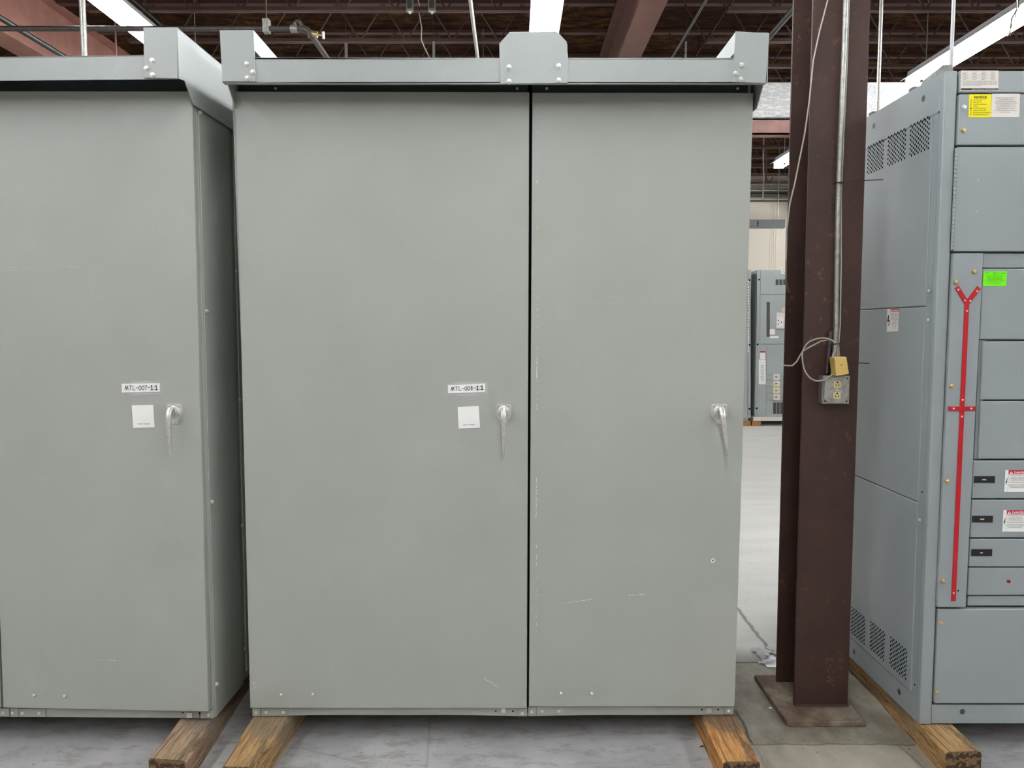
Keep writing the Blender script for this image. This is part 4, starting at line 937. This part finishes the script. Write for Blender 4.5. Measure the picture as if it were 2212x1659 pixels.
# ================================================================ far cabinets
FB = WF.Z(1650, 909.5, .0735); YFAR = FB.y; frF = Frame((0, YFAR, .075)); GF = 'gray_far'
def ff(x0, y0, x1, y1, yy=0, dpt=.02, mat=GF): return MB().prism([frF.Y(x0, y0, yy), frF.Y(x1, y0, yy), frF.Y(x1, y1, yy), frF.Y(x0, y1, yy)], (0, dpt, 0), mat)
x0 = frF.Y(1635, 700, 0).x; ztf = frF.Y(1660, 583, 0).z
fb = thing('switchboard_cabinet', (0, YFAR, .075), 'distant grey switchboard with four white breakers, beyond the gap by the column', 'switchboard')
MB().box((x0, .01, .06), (x0 + 1.3, 1.3, ztf), GF).build('body', fb, bevel=.005)
ff(1635.5, 583, 1641.5, 903).build('corner_post', fb)
up = ff(1643, 583, 1730, 636).build('upper_panel', fb, bevel=.004)
v = MB()
for k in range(4): v.prism([frF.Y(1675.5 + 8.2 * k, 603.5, -.002), frF.Y(1682 + 8.2 * k, 603.5, -.002), frF.Y(1682 + 8.2 * k, 615.5, -.002), frF.Y(1675.5 + 8.2 * k, 615.5, -.002)], (0, .002, 0), 'pipe')
v.build('vent', up)
lb = ff(1688, 583.5, 1704, 591.5, -.003, .002, 'white'); o = frF.Y(1690.5, 590, -.0035); lb.text('N T', o, .035, 'ink'); lb.build('name_sticker', up)
md = ff(1642, 637.5, 1730, 743).build('door', fb, bevel=.004)
ff(1656, 652.5, 1663, 727.5, -.002, .003, 'pipe').build('vent', md)
bk = ff(1677.5, 675, 1697, 709.5, -.02, .02, 'offwhite'); bk.add(*(lambda b: (b.v, b.f, 'white'))(ff(1679.5, 686, 1692, 706, -.021, .002, 'white')))
for a, b in ((1682, 692), (1688, 696), (1681.5, 700)): bk.disc(frF.Y(a, b, -.022), (0, -1, 0), .009, 'ink', 8)
bk.build('breaker', md)
ff(1662.5, 711, 1674, 723, -.002, .002, 'white').build('asset_label', md); ff(1663, 726, 1682, 730.5, -.002, .002, 'white').build('paper_name_tag', md)
MB().disc(frF.Y(1695, 669, -.002), (0, -1, 0), .05, 'recept', 12, .7).build('oval_sticker', md)
ff(1640, 744, 1654.5, 903, -.004).build('side_strip', fb)
rs = ff(1655.5, 745, 1730, 806, .004).build('cover_panel', fb, bevel=.003); ff(1655.5, 758, 1730, 759, .001, .004).build('ledge', rs)
for k in range(4):
    y0 = 807 + 14.5 * k; cv = ff(1654.5, y0, 1730, y0 + 13, .002).build('breaker_cover', fb, bevel=.004)
    ff(1654.5, y0 - 1, 1730, y0 + .6, -.004, .01).build('ledge', cv)
    b = ff(1671, y0 + .8, 1684.5, y0 + 14.2, -.02, .02, 'offwhite'); b.add(*(lambda q_: (q_.v, q_.f, 'ink'))(ff(1674.5, y0 + 6.5, 1679.5, y0 + 8, -.025, .006, 'ink')))
    if k in (1, 2): b.add(*(lambda q_: (q_.v, q_.f, 'yellow'))(ff(1674, y0 + 10.5, 1681, y0 + 13.8, -.021, .002, 'yellow')))
    b.build('breaker', cv)
lo = ff(1654.5, 866, 1730, 903).build('lower_panel', fb, bevel=.004)
v = MB()
for k in range(5): v.add(*(lambda q_: (q_.v, q_.f, 'pipe'))(ff(1670 + 7.8 * k, 869.5, 1676.3 + 7.8 * k, 894, -.002, .002, 'pipe')))
v.build('vent', lo)
w_ = ff(1639, 776.5, 1654, 830, -.006, .002, 'white'); 
for i in range(9): w_.stroke([frF.Y(1643 + i % 3, 790 + i * 4, -.0065), frF.Y(1650 - i % 2, 790 + i * 4, -.0065)], .006, 'inkgray')
w_.build('wiring_sheet', fb)
w_ = ff(1642, 758.5, 1653, 776, -.006, .002, 'white'); w_.add(*(lambda q_: (q_.v, q_.f, 'dangerred'))(ff(1642, 758.5, 1653, 761.5, -.007, .002, 'dangerred'))); w_.build('danger_label', fb)
MB().box((x0 - .02, -.01, .0), (x0 + 1.3, 1.3, .06), 'offwhite').build('skid', fb)
for px, py in ((1639, 604), (1636, 744), (1634, 882)): MB().disc(frF.Y(px + .5, py, -.003), (0, -1, 0), .014, 'hole', 10).build('bolt_hole', fb)
fa = thing('switchboard_cabinet', (0, YFAR, .075), 'distant grey switchboard showing only a narrow strip right of the middle cabinet', 'switchboard')
x1 = frF.Y(1621, 700, 0).x; MB().box((x1 - 1.0, .01, .0), (x1, 1.3, ztf), GF).build('body', fa, bevel=.005)
ff(1560, 585, 1614, 903).build('door', fa); ff(1616, 583, 1621.5, 903, 0).build('corner_post', fa)
wl = MB(); rn = random.Random(2)
for i in range(26): a = frF.Y(1614.5 + rn.uniform(-.4, .6), 610 + i * 6, -.002); wl.face([a, a + Vector((.02, 0, 0)), a + Vector((.015, 0, rn.uniform(.01, .04))), a + Vector((0, 0, .02))], 'white')
wl.build('paper_scraps', fa)
for py in (605, 745, 883): MB().disc(frF.Y(1619, py, -.003), (0, -1, 0), .014, 'hole', 10).build('bolt_hole', fa)
for px0, px1, lab, mt in ((1590, 1621.5, 'short pale timber block under the far switchboard beside the middle cabinet', 'wood2'), (1625, 1644, 'short brown timber block under the far switchboard with the breakers', 'wood2')):
    a = WF.Z(px0, 920, 0); b = WF.Z(px1, 920, 0)
    tag(MB().box((a.x, a.y + .0, 0), (b.x, a.y + 1.4, .073), mt).build('timber_block', loc=((a.x + b.x) / 2, a.y, 0), bevel=.004), lab, 'timber block', 'timber blocks under the far switchboards')
